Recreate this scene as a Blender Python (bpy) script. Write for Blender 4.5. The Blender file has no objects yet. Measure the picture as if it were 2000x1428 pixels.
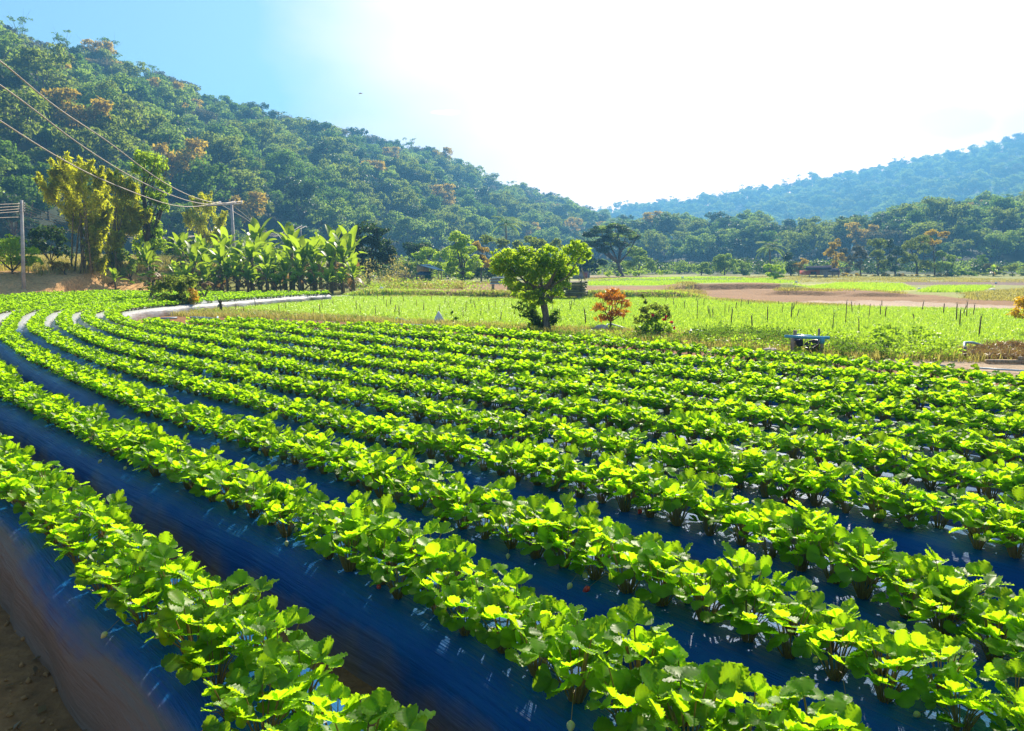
import bpy, math, random
import numpy as np
from mathutils import Vector, Matrix

C = bpy.context.scene
col = C.collection
rad = math.radians

# ------------------------------------------------------------------ camera, sky, sun, exposure
CAMZ = 1.7
FP = 1500.0                      # focal length in photo pixels (2000 wide)
PITCH = math.atan((714 - 514) / FP)
CP, SP = math.cos(PITCH), math.sin(PITCH)
cam = bpy.data.cameras.new('camera')
camo = bpy.data.objects.new('camera', cam)
col.objects.link(camo)
cam.sensor_width = 36
cam.lens = 36 * FP / 2000
cam.clip_end = 5000
cam.clip_start = 0.05
camo.location = (0, 0, CAMZ)
camo.rotation_euler = (math.pi / 2 - PITCH, 0, 0)
C.camera = camo

SUN_AZ, SUN_EL = 17.0, 34.0       # degrees right of the view axis, above the horizon
w = bpy.data.worlds.new('World')
C.world = w
w.use_nodes = True
nt = w.node_tree
bg = nt.nodes['Background']
sky = nt.nodes.new('ShaderNodeTexSky')
sky.sky_type = 'NISHITA'
sky.sun_disc = False
sky.sun_elevation = rad(SUN_EL)
sky.sun_rotation = rad(SUN_AZ)
sky.air_density = 1.3
sky.dust_density = 0.9
sky.ozone_density = 3.0
HAZE = 0.0011
SKY_STRENGTH = 0.05
bg.inputs['Strength'].default_value = SKY_STRENGTH
# thin white veil of cloud round the sun, with a blue gap, a grey bank and a bright wisp
def wdir(px, py):
    d = Vector(((px - 1000) / FP, CP + (714 - py) / FP * SP, (714 - py) / FP * CP - SP)); return d.normalized()
WN, WL = nt.nodes.new, nt.links.new
def wmath(op, a, b=None, c=None):
    n_ = WN('ShaderNodeMath'); n_.operation = op
    for i_, v_ in enumerate((a, b, c)):
        if v_ is None: continue
        if isinstance(v_, (int, float)): n_.inputs[i_].default_value = v_
        else: WL(v_, n_.inputs[i_])
    return n_.outputs[0]
def wrange(v_, a, b, c, d, smooth_=True):
    n_ = WN('ShaderNodeMapRange'); n_.interpolation_type = 'SMOOTHSTEP' if smooth_ else 'LINEAR'
    WL(v_, n_.inputs[0])
    for i_, q_ in enumerate((a, b, c, d)): n_.inputs[i_ + 1].default_value = q_
    return n_.outputs[0]
geo = WN('ShaderNodeTexCoord')
dirv = geo.outputs['Generated']
def wnoise(scale, stretch, detail=5):
    mp_ = WN('ShaderNodeMapping'); mp_.inputs['Scale'].default_value = stretch; WL(dirv, mp_.inputs[0])
    n_ = WN('ShaderNodeTexNoise'); n_.inputs['Scale'].default_value = scale; n_.inputs['Detail'].default_value = detail; WL(mp_.outputs[0], n_.inputs['Vector'])
    return n_.outputs['Fac']
nzA, nzB = wnoise(3.0, (1, 1, 2.2)), wnoise(11.0, (1, 1, 2.5))
def spot(px, py, rx, ry):
    '''soft patch of sky about a direction, rx and ry in degrees'''
    c_ = wdir(px, py); e1 = Vector((c_.y, -c_.x, 0)).normalized(); e2 = e1.cross(c_)
    out_ = []
    for e_, r_ in ((e1, rx), (e2, ry)):
        d_ = WN('ShaderNodeVectorMath'); d_.operation = 'DOT_PRODUCT'; WL(dirv, d_.inputs[0]); d_.inputs[1].default_value = e_ / math.sin(rad(r_))
        out_.append(wmath('POWER', wmath('ABSOLUTE', d_.outputs['Value']), 2.0))
    r2 = wmath('ADD', out_[0], out_[1])
    r2 = wmath('ADD', r2, wrange(nzB, .3, .7, -.85, .85, False))
    return wrange(r2, .1, 1.1, 1.0, 0.0)
dt = WN('ShaderNodeVectorMath'); dt.operation = 'DOT_PRODUCT'; WL(dirv, dt.inputs[0]); dt.inputs[1].default_value = wdir(1620, 40)
veil = wmath('ADD', dt.outputs['Value'], wrange(nzA, .3, .7, -.035, .035, False))
veil = wrange(veil, .79, 1.0, 0.0, 1.0, False)
gap = wmath('MAXIMUM', spot(1862, 238, 2.3, 1.3), wmath('MULTIPLY', spot(2010, 250, 1.6, 4.0), .55))
gap = wmath('MAXIMUM', gap, wmath('MULTIPLY', spot(1680, 268, 2.2, .4), .35))
veil = wmath('MULTIPLY', veil, wmath('SUBTRACT', 1.0, wmath('MULTIPLY', gap, .26)))
veil = wmath('MAXIMUM', veil, wmath('MULTIPLY', spot(872, 219, 2.4, .28), .9))
tint = WN('ShaderNodeMix'); tint.data_type = 'RGBA'; tint.blend_type = 'MULTIPLY'; tint.inputs[0].default_value = 1
WL(sky.outputs[0], tint.inputs[6]); tint.inputs[7].default_value = (0.94, 0.97, 0.98, 1)
mixv = WN('ShaderNodeMix'); mixv.data_type = 'RGBA'
WL(veil, mixv.inputs[0]); WL(tint.outputs[2], mixv.inputs[6])
mixv.inputs[7].default_value = (29, 17.5, 12.5, 1)
nt.links.new(mixv.outputs[2], bg.inputs[0])

sl = bpy.data.lights.new('sun', 'SUN')
sl.energy = 5.0
sl.angle = rad(0.5)
sl.color = (1.0, 0.90, 0.72)
so = bpy.data.objects.new('sun', sl)
col.objects.link(so)
sd = Vector((math.sin(rad(SUN_AZ)) * math.cos(rad(SUN_EL)), math.cos(rad(SUN_AZ)) * math.cos(rad(SUN_EL)), math.sin(rad(SUN_EL))))
so.rotation_euler = sd.to_track_quat('Z', 'Y').to_euler()
so.location = sd * 100

C.view_settings.view_transform = 'Standard'
C.view_settings.look = 'None'
C.view_settings.exposure = 1.45
C.view_settings.gamma = 1.0
C.cycles.max_bounces = 6
C.cycles.diffuse_bounces = 4
C.cycles.glossy_bounces = 2
C.cycles.transmission_bounces = 4
C.cycles.transparent_max_bounces = 4
C.cycles.volume_bounces = 0
C.cycles.caustics_reflective = False
C.cycles.caustics_refractive = False

# ------------------------------------------------------------------ projection helpers (photo pixel -> place)
def G(px, py, z=0.0):
    """point where the line of sight through a photo pixel meets height z"""
    v = -(py - 714) / FP
    t = (z - CAMZ) / (v * CP - SP)
    return np.array([t * (px - 1000) / FP, t * (CP + v * SP), z])
def P(px, py, Y):
    """point on that line of sight at distance Y"""
    v = -(py - 714) / FP
    t = Y / (CP + v * SP)
    return np.array([t * (px - 1000) / FP, Y, CAMZ + t * (v * CP - SP)])
def XZ(px, Y, z):
    r = (z - CAMZ) / Y
    v = (r * CP + SP) / (CP - r * SP)
    return (Y / (CP + v * SP)) * (px - 1000) / FP
def pix(x, y, z):
    d = y * CP - (z - CAMZ) * SP
    u = y * SP + (z - CAMZ) * CP
    return 1000 + FP * x / d, 714 - FP * u / d

# ------------------------------------------------------------------ mesh helpers
class MB:
    def __init__(s):
        s.V, s.F4, s.F3, s.A, s.n = [], [], [], [], 0
    def add(s, V, F4=None, F3=None, a=None):
        V = np.asarray(V, dtype=np.float32).reshape(-1, 3)
        if F4 is not None and len(F4): s.F4.append(np.asarray(F4, dtype=np.int32).reshape(-1, 4) + s.n)
        if F3 is not None and len(F3): s.F3.append(np.asarray(F3, dtype=np.int32).reshape(-1, 3) + s.n)
        if a is None: a = np.full(len(V), 0.5, dtype=np.float32)
        s.A.append(np.broadcast_to(np.asarray(a, dtype=np.float32), (len(V),)))
        s.V.append(V); s.n += len(V)
        return s
    def tube(s, pts, radii, n=6, cap=True):
        pts = np.asarray(pts, float); k = len(pts)
        radii = np.broadcast_to(np.asarray(radii, float), (k,))
        tan = np.gradient(pts, axis=0)
        tan /= np.linalg.norm(tan, axis=1)[:, None] + 1e-9
        ref = np.array([0, 0, 1.0]) if abs(tan[0][2]) < .9 else np.array([1.0, 0, 0])
        V = []
        for i in range(k):
            a = np.cross(tan[i], ref); a /= np.linalg.norm(a) + 1e-9
            b = np.cross(tan[i], a)
            th = np.arange(n) * 2 * math.pi / n
            V.append(pts[i] + radii[i] * (np.cos(th)[:, None] * a + np.sin(th)[:, None] * b))
        V = np.concatenate(V)
        F = [(i * n + j, i * n + (j + 1) % n, (i + 1) * n + (j + 1) % n, (i + 1) * n + j) for i in range(k - 1) for j in range(n)]
        T = []
        if cap:
            V = np.concatenate([V, pts[:1], pts[-1:]])
            c0, c1 = k * n, k * n + 1
            T = [(c0, (j + 1) % n, j) for j in range(n)] + [(c1, (k - 1) * n + j, (k - 1) * n + (j + 1) % n) for j in range(n)]
        return s.add(V, F, T)
    def box(s, c, d, rz=0.0, rx=0.0):
        c = np.asarray(c, float); d = np.asarray(d, float) / 2
        V = np.array([[x, y, z] for z in (-1, 1) for y in (-1, 1) for x in (-1, 1)]) * d
        if rx:
            ca, sa = math.cos(rx), math.sin(rx)
            V = V @ np.array([[1, 0, 0], [0, ca, sa], [0, -sa, ca]])
        if rz:
            ca, sa = math.cos(rz), math.sin(rz)
            V = V @ np.array([[ca, sa, 0], [-sa, ca, 0], [0, 0, 1]])
        return s.add(V + c, [(0, 2, 3, 1), (4, 5, 7, 6), (0, 1, 5, 4), (2, 6, 7, 3), (0, 4, 6, 2), (1, 3, 7, 5)])
    def mesh(s, name, mats, smooth=False):
        me = bpy.data.meshes.new(name)
        V = np.concatenate(s.V)
        F4 = np.concatenate(s.F4) if s.F4 else np.zeros((0, 4), np.int32)
        F3 = np.concatenate(s.F3) if s.F3 else np.zeros((0, 3), np.int32)
        me.vertices.add(len(V)); me.vertices.foreach_set('co', V.ravel())
        nl = F4.size + F3.size
        me.loops.add(nl)
        me.loops.foreach_set('vertex_index', np.concatenate([F4.ravel(), F3.ravel()]))
        np_ = len(F4) + len(F3)
        me.polygons.add(np_)
        st = np.concatenate([np.arange(len(F4)) * 4, F4.size + np.arange(len(F3)) * 3]).astype(np.int32)
        me.polygons.foreach_set('loop_start', st)
        if smooth: me.polygons.foreach_set('use_smooth', np.ones(np_, dtype=bool))
        me.update(calc_edges=True)
        at = me.attributes.new('lv', 'FLOAT', 'POINT')
        at.data.foreach_set('value', np.concatenate(s.A))
        for m in (mats if isinstance(mats, (list, tuple)) else [mats]): me.materials.append(m)
        return me
    def build(s, name, mats, parent=None, smooth=False):
        me = s.mesh(name, mats, smooth)
        return link(name, me, parent)

def link(name, me, parent=None):
    o = bpy.data.objects.new(name, me)
    col.objects.link(o)
    if parent is not None: o.parent = parent
    return o
def tag(o, label=None, cat=None, group=None, kind=None):
    if label: o['label'] = label
    if cat: o['category'] = cat
    if group: o['group'] = group
    if kind: o['kind'] = kind
    return o
def empty(name, loc=(0, 0, 0), rz=0.0, label=None, cat=None, group=None):
    o = bpy.data.objects.new(name, None)
    o.empty_display_size = 0.2
    o.location = tuple(float(q) for q in loc); o.rotation_euler = (0, 0, rz)
    col.objects.link(o)
    return tag(o, label, cat, group)
def copy_tree(root, loc, rz=0.0, sc=1.0, label=None, group=None):
    r = root.copy(); col.objects.link(r)
    r.location = tuple(float(q) for q in loc); r.rotation_euler = (0, 0, rz)
    r.scale = (sc, sc, sc) if not hasattr(sc, '__len__') else sc
    if label: r['label'] = label
    if group: r['group'] = group
    for ch in root.children:
        c = ch.copy(); col.objects.link(c); c.parent = r
        for g in ch.children:
            d = g.copy(); col.objects.link(d); d.parent = c
    return r

# ------------------------------------------------------------------ materials
def newmat(name):
    m = bpy.data.materials.new(name); m.use_nodes = True
    n = m.node_tree; n.nodes.clear()
    out = n.nodes.new('ShaderNodeOutputMaterial')
    return m, n, out
def leafmat(name, c1, c2, trans, tf=0.5, rough=0.4, spec=0.5):
    """c1, c2: the leaf's own two greens (per leaf), trans: colour of light coming through"""
    m, n, out = newmat(name)
    N, L = n.nodes.new, n.links.new
    at = N('ShaderNodeAttribute'); at.attribute_name = 'lv'
    oi = N('ShaderNodeObjectInfo')
    mx = N('ShaderNodeMix'); mx.data_type = 'RGBA'
    mx.inputs[6].default_value = (*c1, 1); mx.inputs[7].default_value = (*c2, 1)
    L(at.outputs['Fac'], mx.inputs[0])
    hs = N('ShaderNodeHueSaturation')
    mr = N('ShaderNodeMapRange'); mr.inputs[3].default_value = 0.8; mr.inputs[4].default_value = 1.2
    L(oi.outputs['Random'], mr.inputs[0]); L(mr.outputs[0], hs.inputs['Value'])
    L(mx.outputs[2], hs.inputs['Color'])
    p = N('ShaderNodeBsdfPrincipled')
    p.inputs['Roughness'].default_value = rough
    p.inputs['Specular IOR Level'].default_value = spec
    L(hs.outputs[0], p.inputs['Base Color'])
    t = N('ShaderNodeBsdfTranslucent')
    mt = N('ShaderNodeMix'); mt.data_type = 'RGBA'; mt.blend_type = 'MULTIPLY'; mt.inputs[0].default_value = 1
    mt.inputs[6].default_value = (*trans, 1)
    mv = N('ShaderNodeMapRange'); mv.inputs[3].default_value = 0.70; mv.inputs[4].default_value = 1.0
    L(at.outputs['Fac'], mv.inputs[0]); L(mv.outputs[0], mt.inputs[7])
    L(mt.outputs[2], t.inputs['Color'])
    ms = N('ShaderNodeMixShader'); ms.inputs[0].default_value = tf
    L(p.outputs[0], ms.inputs[1]); L(t.outputs[0], ms.inputs[2]); L(ms.outputs[0], out.inputs[0])
    return m
def noisemat(name, c1, c2, scale=5.0, rough=0.8, bump=0.3, detail=6, metallic=0.0, spec=0.3, stretch=(1, 1, 1), bdist=0.02):
    m, n, out = newmat(name)
    N, L = n.nodes.new, n.links.new
    tc = N('ShaderNodeTexCoord'); mp = N('ShaderNodeMapping'); mp.inputs['Scale'].default_value = stretch
    nz = N('ShaderNodeTexNoise'); nz.inputs['Scale'].default_value = scale; nz.inputs['Detail'].default_value = detail
    L(tc.outputs['Object'], mp.inputs[0]); L(mp.outputs[0], nz.inputs['Vector'])
    cr = N('ShaderNodeValToRGB')
    cr.color_ramp.elements[0].position = 0.35; cr.color_ramp.elements[1].position = 0.68
    cr.color_ramp.elements[0].color = (*c1, 1); cr.color_ramp.elements[1].color = (*c2, 1)
    L(nz.outputs['Fac'], cr.inputs[0])
    p = N('ShaderNodeBsdfPrincipled')
    p.inputs['Roughness'].default_value = rough; p.inputs['Metallic'].default_value = metallic
    p.inputs['Specular IOR Level'].default_value = spec
    L(cr.outputs[0], p.inputs['Base Color'])
    if bump:
        b = N('ShaderNodeBump'); b.inputs['Strength'].default_value = bump; b.inputs['Distance'].default_value = bdist
        L(nz.outputs['Fac'], b.inputs['Height']); L(b.outputs[0], p.inputs['Normal'])
    L(p.outputs[0], out.inputs[0])
    return m

M_bark = noisemat('bark', (0.05, 0.035, 0.025), (0.16, 0.12, 0.085), 8, 0.9, 0.6, stretch=(3, 3, 1))
M_paleb = noisemat('pale_bark', (0.12, 0.10, 0.08), (0.28, 0.24, 0.19), 8, 0.9, 0.5, stretch=(3, 3, 1))
M_wood = noisemat('old_wood', (0.32, 0.22, 0.14), (0.58, 0.43, 0.28), 9, 0.85, 0.4, stretch=(4, 4, 1))
M_stake = noisemat('bamboo_stake', (0.09, 0.055, 0.03), (0.26, 0.17, 0.09), 12, 0.8, 0.3, stretch=(2, 2, 1))
M_conc = noisemat('concrete', (0.42, 0.38, 0.37), (0.62, 0.56, 0.54), 6, 0.85, 0.2)
M_culm = noisemat('bamboo_culm', (0.13, 0.10, 0.05), (0.30, 0.25, 0.12), 6, 0.6, 0.1)
M_pstem = noisemat('banana_stem', (0.10, 0.07, 0.035), (0.24, 0.20, 0.09), 5, 0.6, 0.3, stretch=(3, 3, .6))
M_stalk = leafmat('strawberry_stalk', (0.22, 0.20, 0.05), (0.30, 0.16, 0.06), (0.55, 0.45, 0.10), 0.3)
M_bpipe = noisemat('blue_pipe', (0.10, 0.42, 0.60), (0.18, 0.55, 0.72), 9, 0.35, 0.05)
M_palepipe = noisemat('pale_pipe', (0.30, 0.45, 0.55), (0.50, 0.62, 0.68), 9, 0.4, 0.05)
M_gray = noisemat('grey_metal', (0.15, 0.16, 0.17), (0.30, 0.31, 0.32), 9, 0.5, 0.05, metallic=0.4)
M_cable = noisemat('cable_sheath', (0.28, 0.22, 0.18), (0.42, 0.34, 0.27), 3, 0.5, 0)
M_sack = noisemat('woven_sack', (0.80, 0.76, 0.76), (0.92, 0.90, 0.90), 14, 0.7, 0.5)
M_pinksack = noisemat('dirty_sack', (0.50, 0.36, 0.33), (0.78, 0.66, 0.62), 9, 0.8, 0.6)
M_strawhay = noisemat('dry_grass_thatch', (0.22, 0.15, 0.07), (0.50, 0.40, 0.20), 14, 0.9, 0.8)
# ------------------------------------------------------------------ numbers: leaf clouds
RNG = np.random.default_rng(7)
def unit(v):
    return v / (np.linalg.norm(v, axis=-1, keepdims=True) + 1e-9)
def leaves(mb, cen, size, rng, out=None, up=0.5, outw=0.5, narrow=0.55, droop=0.2, lv=None, svar=0.35):
    """many folded leaf quads at the given centres"""
    n = len(cen)
    if n == 0: return
    nr = unit(rng.normal(size=(n, 3)))
    nr = nr + np.array([0, 0, up])
    if out is not None: nr = nr + out * outw
    nr = unit(nr)
    d = rng.normal(size=(n, 3)); d[:, 2] -= droop * 2
    d = unit(d - (d * nr).sum(1)[:, None] * nr)
    sd_ = np.cross(nr, d)
    L_ = (size * (1 + svar * rng.uniform(-1, 1, n)))[:, None]
    W = L_ * narrow * 0.5
    b = cen - d * L_ * 0.5
    V = np.stack([b, cen - sd_ * W + nr * W * 0.35, cen + d * L_ * 0.5, cen + sd_ * W + nr * W * 0.35], axis=1).reshape(-1, 3)
    F = np.arange(n * 4).reshape(-1, 4)
    if lv is None: lv = rng.uniform(0, 1, n)
    mb.add(V, F, None, np.repeat(lv, 4))
CM = 3.0
def blobcloud(mb, blobs, leaf, rng, cover=8.0, sub=12, subr=0.42, shell=0.72, up=0.5, outw=0.6, narrow=0.55, droop=0.2):
    """blobs: (x,y,z,rx,ry,rz). Each blob is a bunch of twig clumps of leaves with gaps between."""
    for (x, y, z, rx, ry, rz) in blobs:
        c = np.array([x, y, z]); r = np.array([rx, ry, rz]); rm = (rx * ry * rz) ** (1 / 3)
        ns = max(4, int(sub * rng.uniform(.85, 1.15)))
        dirs = unit(rng.normal(size=(ns, 3)))
        dirs[:, 2] = np.where(dirs[:, 2] < -0.55, -dirs[:, 2], dirs[:, 2])
        sc = c + dirs * r * (shell * rng.uniform(0.55, 1.2, ns))[:, None]
        sr = subr * rng.uniform(0.6, 1.25, ns)
        ntot = int(CM * cover * (rm / leaf) ** 2)
        wgt = sr ** 2; wgt /= wgt.sum()
        for i in range(ns):
            n = max(5, int(ntot * wgt[i]))
            q = rng.normal(size=(n, 3)); q = unit(q) * (rng.uniform(0.25, 1, n) ** 0.5)[:, None]
            pts = sc[i] + q * r * sr[i] * np.array([1, 1, 0.8])
            o = unit(pts - c)
            base = rng.uniform(0.2, 0.8)
            leaves(mb, pts, leaf, rng, o, up, outw, narrow, droop, np.clip(base + rng.uniform(-.3, .3, n), 0, 1))
def limbs(mb, base, forks, r0, rng, trunk_h=0.45, lean=(0, 0)):
    """tapered trunk from base, then a limb to every point of forks"""
    base = np.asarray(base, float)
    top = np.mean(forks, axis=0)
    fk = base + (top - base) * trunk_h
    fk[0] += lean[0]; fk[1] += lean[1]
    mid = (base + fk) / 2 + rng.normal(size=3) * r0 * 0.6
    mb.tube([base - [0, 0, .1], base + (mid - base) * .12, mid, fk], [r0 * 1.5, r0 * 1.1, r0 * .92, r0 * .8], 8)
    for f in forks:
        f = np.asarray(f, float)
        m = fk + (f - fk) * .5 + rng.normal(size=3) * np.linalg.norm(f - fk) * .08 + [0, 0, np.linalg.norm(f - fk) * .06]
        mb.tube([fk - (fk - base) * .04, m, f], [r0 * .6, r0 * .38, r0 * .12], 6)
        for _ in range(2):
            e = f + rng.normal(size=3) * np.linalg.norm(f - fk) * .22
            mb.tube([m + (f - m) * .3, (m + e) / 2 + rng.normal(size=3) * .03, e], [r0 * .25, r0 * .15, r0 * .05], 5)

GREENS = {}
def LM(name, c1, c2, t, tf=0.5, rough=0.45, spec=0.4):
    GREENS[name] = leafmat('leaf_' + name, c1, c2, t, tf, rough, spec)
LM('mid', (0.030, 0.075, 0.012), (0.075, 0.14, 0.020), (0.23, 0.42, 0.03), .5, .65, .12)
LM('olive', (0.06, 0.085, 0.018), (0.13, 0.13, 0.030), (0.38, 0.50, 0.05), .55, .65, .12)
LM('brown', (0.070, 0.062, 0.032), (0.11, 0.09, 0.045), (0.20, 0.20, 0.09), .5, .65, .12)
LM('yellow', (0.15, 0.13, 0.018), (0.28, 0.20, 0.025), (0.85, 0.62, 0.05), .5, .65, .12)
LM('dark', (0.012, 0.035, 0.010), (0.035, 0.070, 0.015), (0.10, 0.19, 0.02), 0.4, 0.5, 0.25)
LM('bright', (0.08, 0.17, 0.010), (0.16, 0.27, 0.014), (0.66, 0.92, 0.03), 0.58, .5, .25)
LM('pale', (0.09, 0.15, 0.045), (0.16, 0.22, 0.06), (0.42, 0.62, 0.07), 0.52, .65, .12)
LM('bamboo', (0.19, 0.22, 0.010), (0.36, 0.34, 0.016), (0.82, 0.86, 0.03), 0.70, .6, .15)
LM('banana', (0.05, 0.13, 0.015), (0.10, 0.20, 0.022), (0.50, 0.72, 0.03), 0.52, 0.42, 0.4)
LM('dead', (0.13, 0.085, 0.04), (0.26, 0.17, 0.07), (0.40, 0.24, 0.07), 0.35)
LM('orange', (0.14, 0.02, 0.012), (0.60, 0.26, 0.02), (1.0, 0.42, 0.02), 0.45)
LM('gold', (0.42, 0.26, 0.010), (0.62, 0.42, 0.015), (0.95, 0.62, 0.02), 0.5)
LM('strawberry', (0.08, 0.19, 0.006), (0.19, 0.36, 0.010), (0.58, 0.96, 0.012), 0.66, 0.42, 0.32)
LM('crop', (0.20, 0.34, 0.03), (0.36, 0.50, 0.05), (0.66, 0.95, 0.05), 0.5, 0.35, 0.6)
LM('drygrass', (0.20, 0.19, 0.05), (0.38, 0.33, 0.09), (0.62, 0.56, 0.12), 0.5)
LM('weed', (0.07, 0.18, 0.010), (0.15, 0.28, 0.02), (0.55, 0.85, 0.04), 0.55)
LM('petal', (0.75, 0.75, 0.70), (0.85, 0.85, 0.80), (0.9, 0.9, 0.85), 0.4)
LM('redpetal', (0.50, 0.01, 0.04), (0.65, 0.03, 0.07), (0.9, 0.02, 0.05), 0.4)
# ------------------------------------------------------------------ the ground: one sheet with banks, zones of soil and grass
def smooth(a, b, x):
    t = np.clip((x - a) / (b - a), 0, 1); return t * t * (3 - 2 * t)
_rs = np.random.RandomState(3)
_gr = _rs.rand(64, 64)
def vnoise(x, y):
    x = np.asarray(x, float); y = np.asarray(y, float)
    xi = np.floor(x).astype(int); yi = np.floor(y).astype(int)
    fx = x - xi; fy = y - yi
    fx = fx * fx * (3 - 2 * fx); fy = fy * fy * (3 - 2 * fy)
    g = lambda a, b: _gr[a % 64, b % 64]
    return (g(xi, yi) * (1 - fx) + g(xi + 1, yi) * fx) * (1 - fy) + (g(xi, yi + 1) * (1 - fx) + g(xi + 1, yi + 1) * fx) * fy
def fnoise(x, y, o=4):
    return sum(vnoise(x * 2 ** k + 17 * k, y * 2 ** k + 5 * k) / 2 ** k for k in range(o)) / sum(1 / 2 ** k for k in range(o))
def inpoly(px, py, poly):
    poly = np.asarray(poly, float); r = np.zeros(np.shape(px), bool)
    j = len(poly) - 1
    for i in range(len(poly)):
        xi, yi = poly[i]; xj, yj = poly[j]
        if yi != yj:
            c = ((yi > py) != (yj > py)) & (px < (xj - xi) * (py - yi) / (yj - yi) + xi)
            r ^= c
        j = i
    return r
# foot of the earth bank at the left of the field, as ground points
_bf = np.array([G(a, b)[:2] for a, b in ((-500, 612), (-200, 600), (0, 592), (100, 585), (230, 578), (290, 575), (345, 571), (400, 570))])
def bank(x, y):
    yf = np.interp(x, _bf[:, 0], _bf[:, 1])
    u = y - yf
    fade = 1 - smooth(-19.8, -15.5, x)
    h = smooth(0, 8.5, u) * 1.25 + smooth(6, 30, u) * 0.6
    h = h * fade
    return h + fade * smooth(0, 3, u) * (fnoise(x * .9, y * .9) - .5) * .30
def far_rise(x, y):
    # the valley floor past the terraces climbs very slightly
    return smooth(60, 130, y) * 0.25 * smooth(-10, 20, x)
STEPS = [  # (foot pixels of the step, height): small terrace edges facing the field
    ([(1345, 567), (1400, 566.5), (1480, 566), (1560, 567)], 0.36),
    ([(700, 581), (850, 581), (1000, 584), (1150, 584), (1330, 584)], 0.30),
    ([(1520, 577), (1560, 577), (1615, 578)], 0.22),
    ([(1690, 580), (1725, 580), (1757, 580)], 0.20),
    ([(1150, 551), (1300, 550), (1450, 549)], 0.22),
]
def ghoriz(x, y):
    h = bank(x, y) + far_rise(x, y)
    for pl, hh in STEPS:
        q = np.array([G(a, b)[:2] for a, b in pl])
        yf = np.interp(x, q[:, 0], q[:, 1])
        wx = smooth(q[0, 0] - 1.5, q[0, 0] + .5, x) * (1 - smooth(q[-1, 0] - .5, q[-1, 0] + 2, x))
        u = y - yf + (fnoise(x * .8, y * .8) - .5) * 1.2
        h = h + hh * wx * smooth(0, .55, u) * (1 - smooth(3.5, 9.5, u))
    h = h + (fnoise(x * .35, y * .35) - .5) * 0.10 * smooth(36, 60, y)
    return h
def H(x, y):
    return float(ghoriz(np.array([x]), np.array([y]))[0])

ZONES = [  # (photo outline of a patch on the ground, colour of what lies there)
    ('drygrass', [(-900, 575), (-900, 505), (3000, 505), (3000, 600), (1400, 585), (700, 580), (400, 572)], (0.26, 0.27, 0.07)),
    ('bankgrass', [(-900, 561), (0, 541), (120, 541), (240, 543), (300, 552), (300, 505), (-900, 505)], (0.22, 0.26, 0.05)),
    ('bankearth', [(-900, 640), (-200, 602), (0, 592), (100, 585), (230, 578), (290, 575), (330, 572), (330, 548), (240, 543), (120, 541), (0, 541), (-900, 561)], (0.56, 0.33, 0.14)),
    ('pathearth', [(400, 603), (640, 577), (740, 573), (740, 580), (560, 595), (440, 612), (330, 613)], (0.30, 0.20, 0.11)),
    ('verge', [(220, 612), (320, 600), (430, 600), (440, 612), (600, 617), (850, 632), (1100, 645), (1400, 655), (1640, 672), (1640, 716), (1500, 693), (1250, 672), (1050, 655), (850, 640), (600, 626), (400, 618), (220, 616)], (0.16, 0.15, 0.05)),
    ('crop', [(430, 618), (400, 612), (470, 597), (600, 585), (720, 577), (1000, 583), (1360, 581), (1480, 592), (1700, 601), (1990, 607), (3000, 640), (3000, 735), (1900, 685), (1640, 672), (1400, 655), (1100, 645), (850, 632), (600, 620)], (0.19, 0.26, 0.05)),
    ('ploughed', [(690, 577), (740, 566), (850, 557), (1000, 551), (1150, 556), (1300, 558), (1340, 566), (1345, 583), (1000, 584), (760, 580)], (0.27, 0.15, 0.06)),
    ('greenstrip', [(1145, 556), (1200, 550), (1300, 547), (1500, 545), (1560, 551), (1500, 556), (1370, 558), (1150, 559)], (0.20, 0.30, 0.04)),
    ('ploughed2', [(1345, 583), (1350, 566), (1500, 562), (1640, 564), (1760, 572), (1900, 584), (2100, 592), (2300, 602), (2300, 612), (1990, 604), (1650, 598), (1480, 594)], (0.25, 0.13, 0.055)),
    ('palesoil', [(1480, 593), (1600, 588), (1760, 587), (1960, 597), (3000, 620), (3000, 640), (1990, 607), (1700, 602)], (0.42, 0.30, 0.22)),
    ('seedbed', [(1520, 566), (1560, 556), (1640, 551), (1765, 554), (1800, 568), (1700, 573), (1560, 573)], (0.36, 0.36, 0.10)),
    ('seedbed2', [(1785, 562), (1930, 560), (1900, 571), (1800, 570)], (0.30, 0.31, 0.09)),
    ('purpleearth', [(1760, 550), (2300, 548), (2300, 558), (1775, 557)], (0.17, 0.11, 0.09)),
    ('purpleearth2', [(1150, 548), (1150, 540), (1300, 542), (1480, 541), (1200, 549)], (0.30, 0.22, 0.12)),
    ('sidepath', [(1600, 712), (1620, 700), (1700, 692), (1850, 700), (2100, 712), (2600, 740), (2600, 790), (2000, 738), (1850, 725), (1700, 716)], (0.40, 0.29, 0.19)),
]
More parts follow.
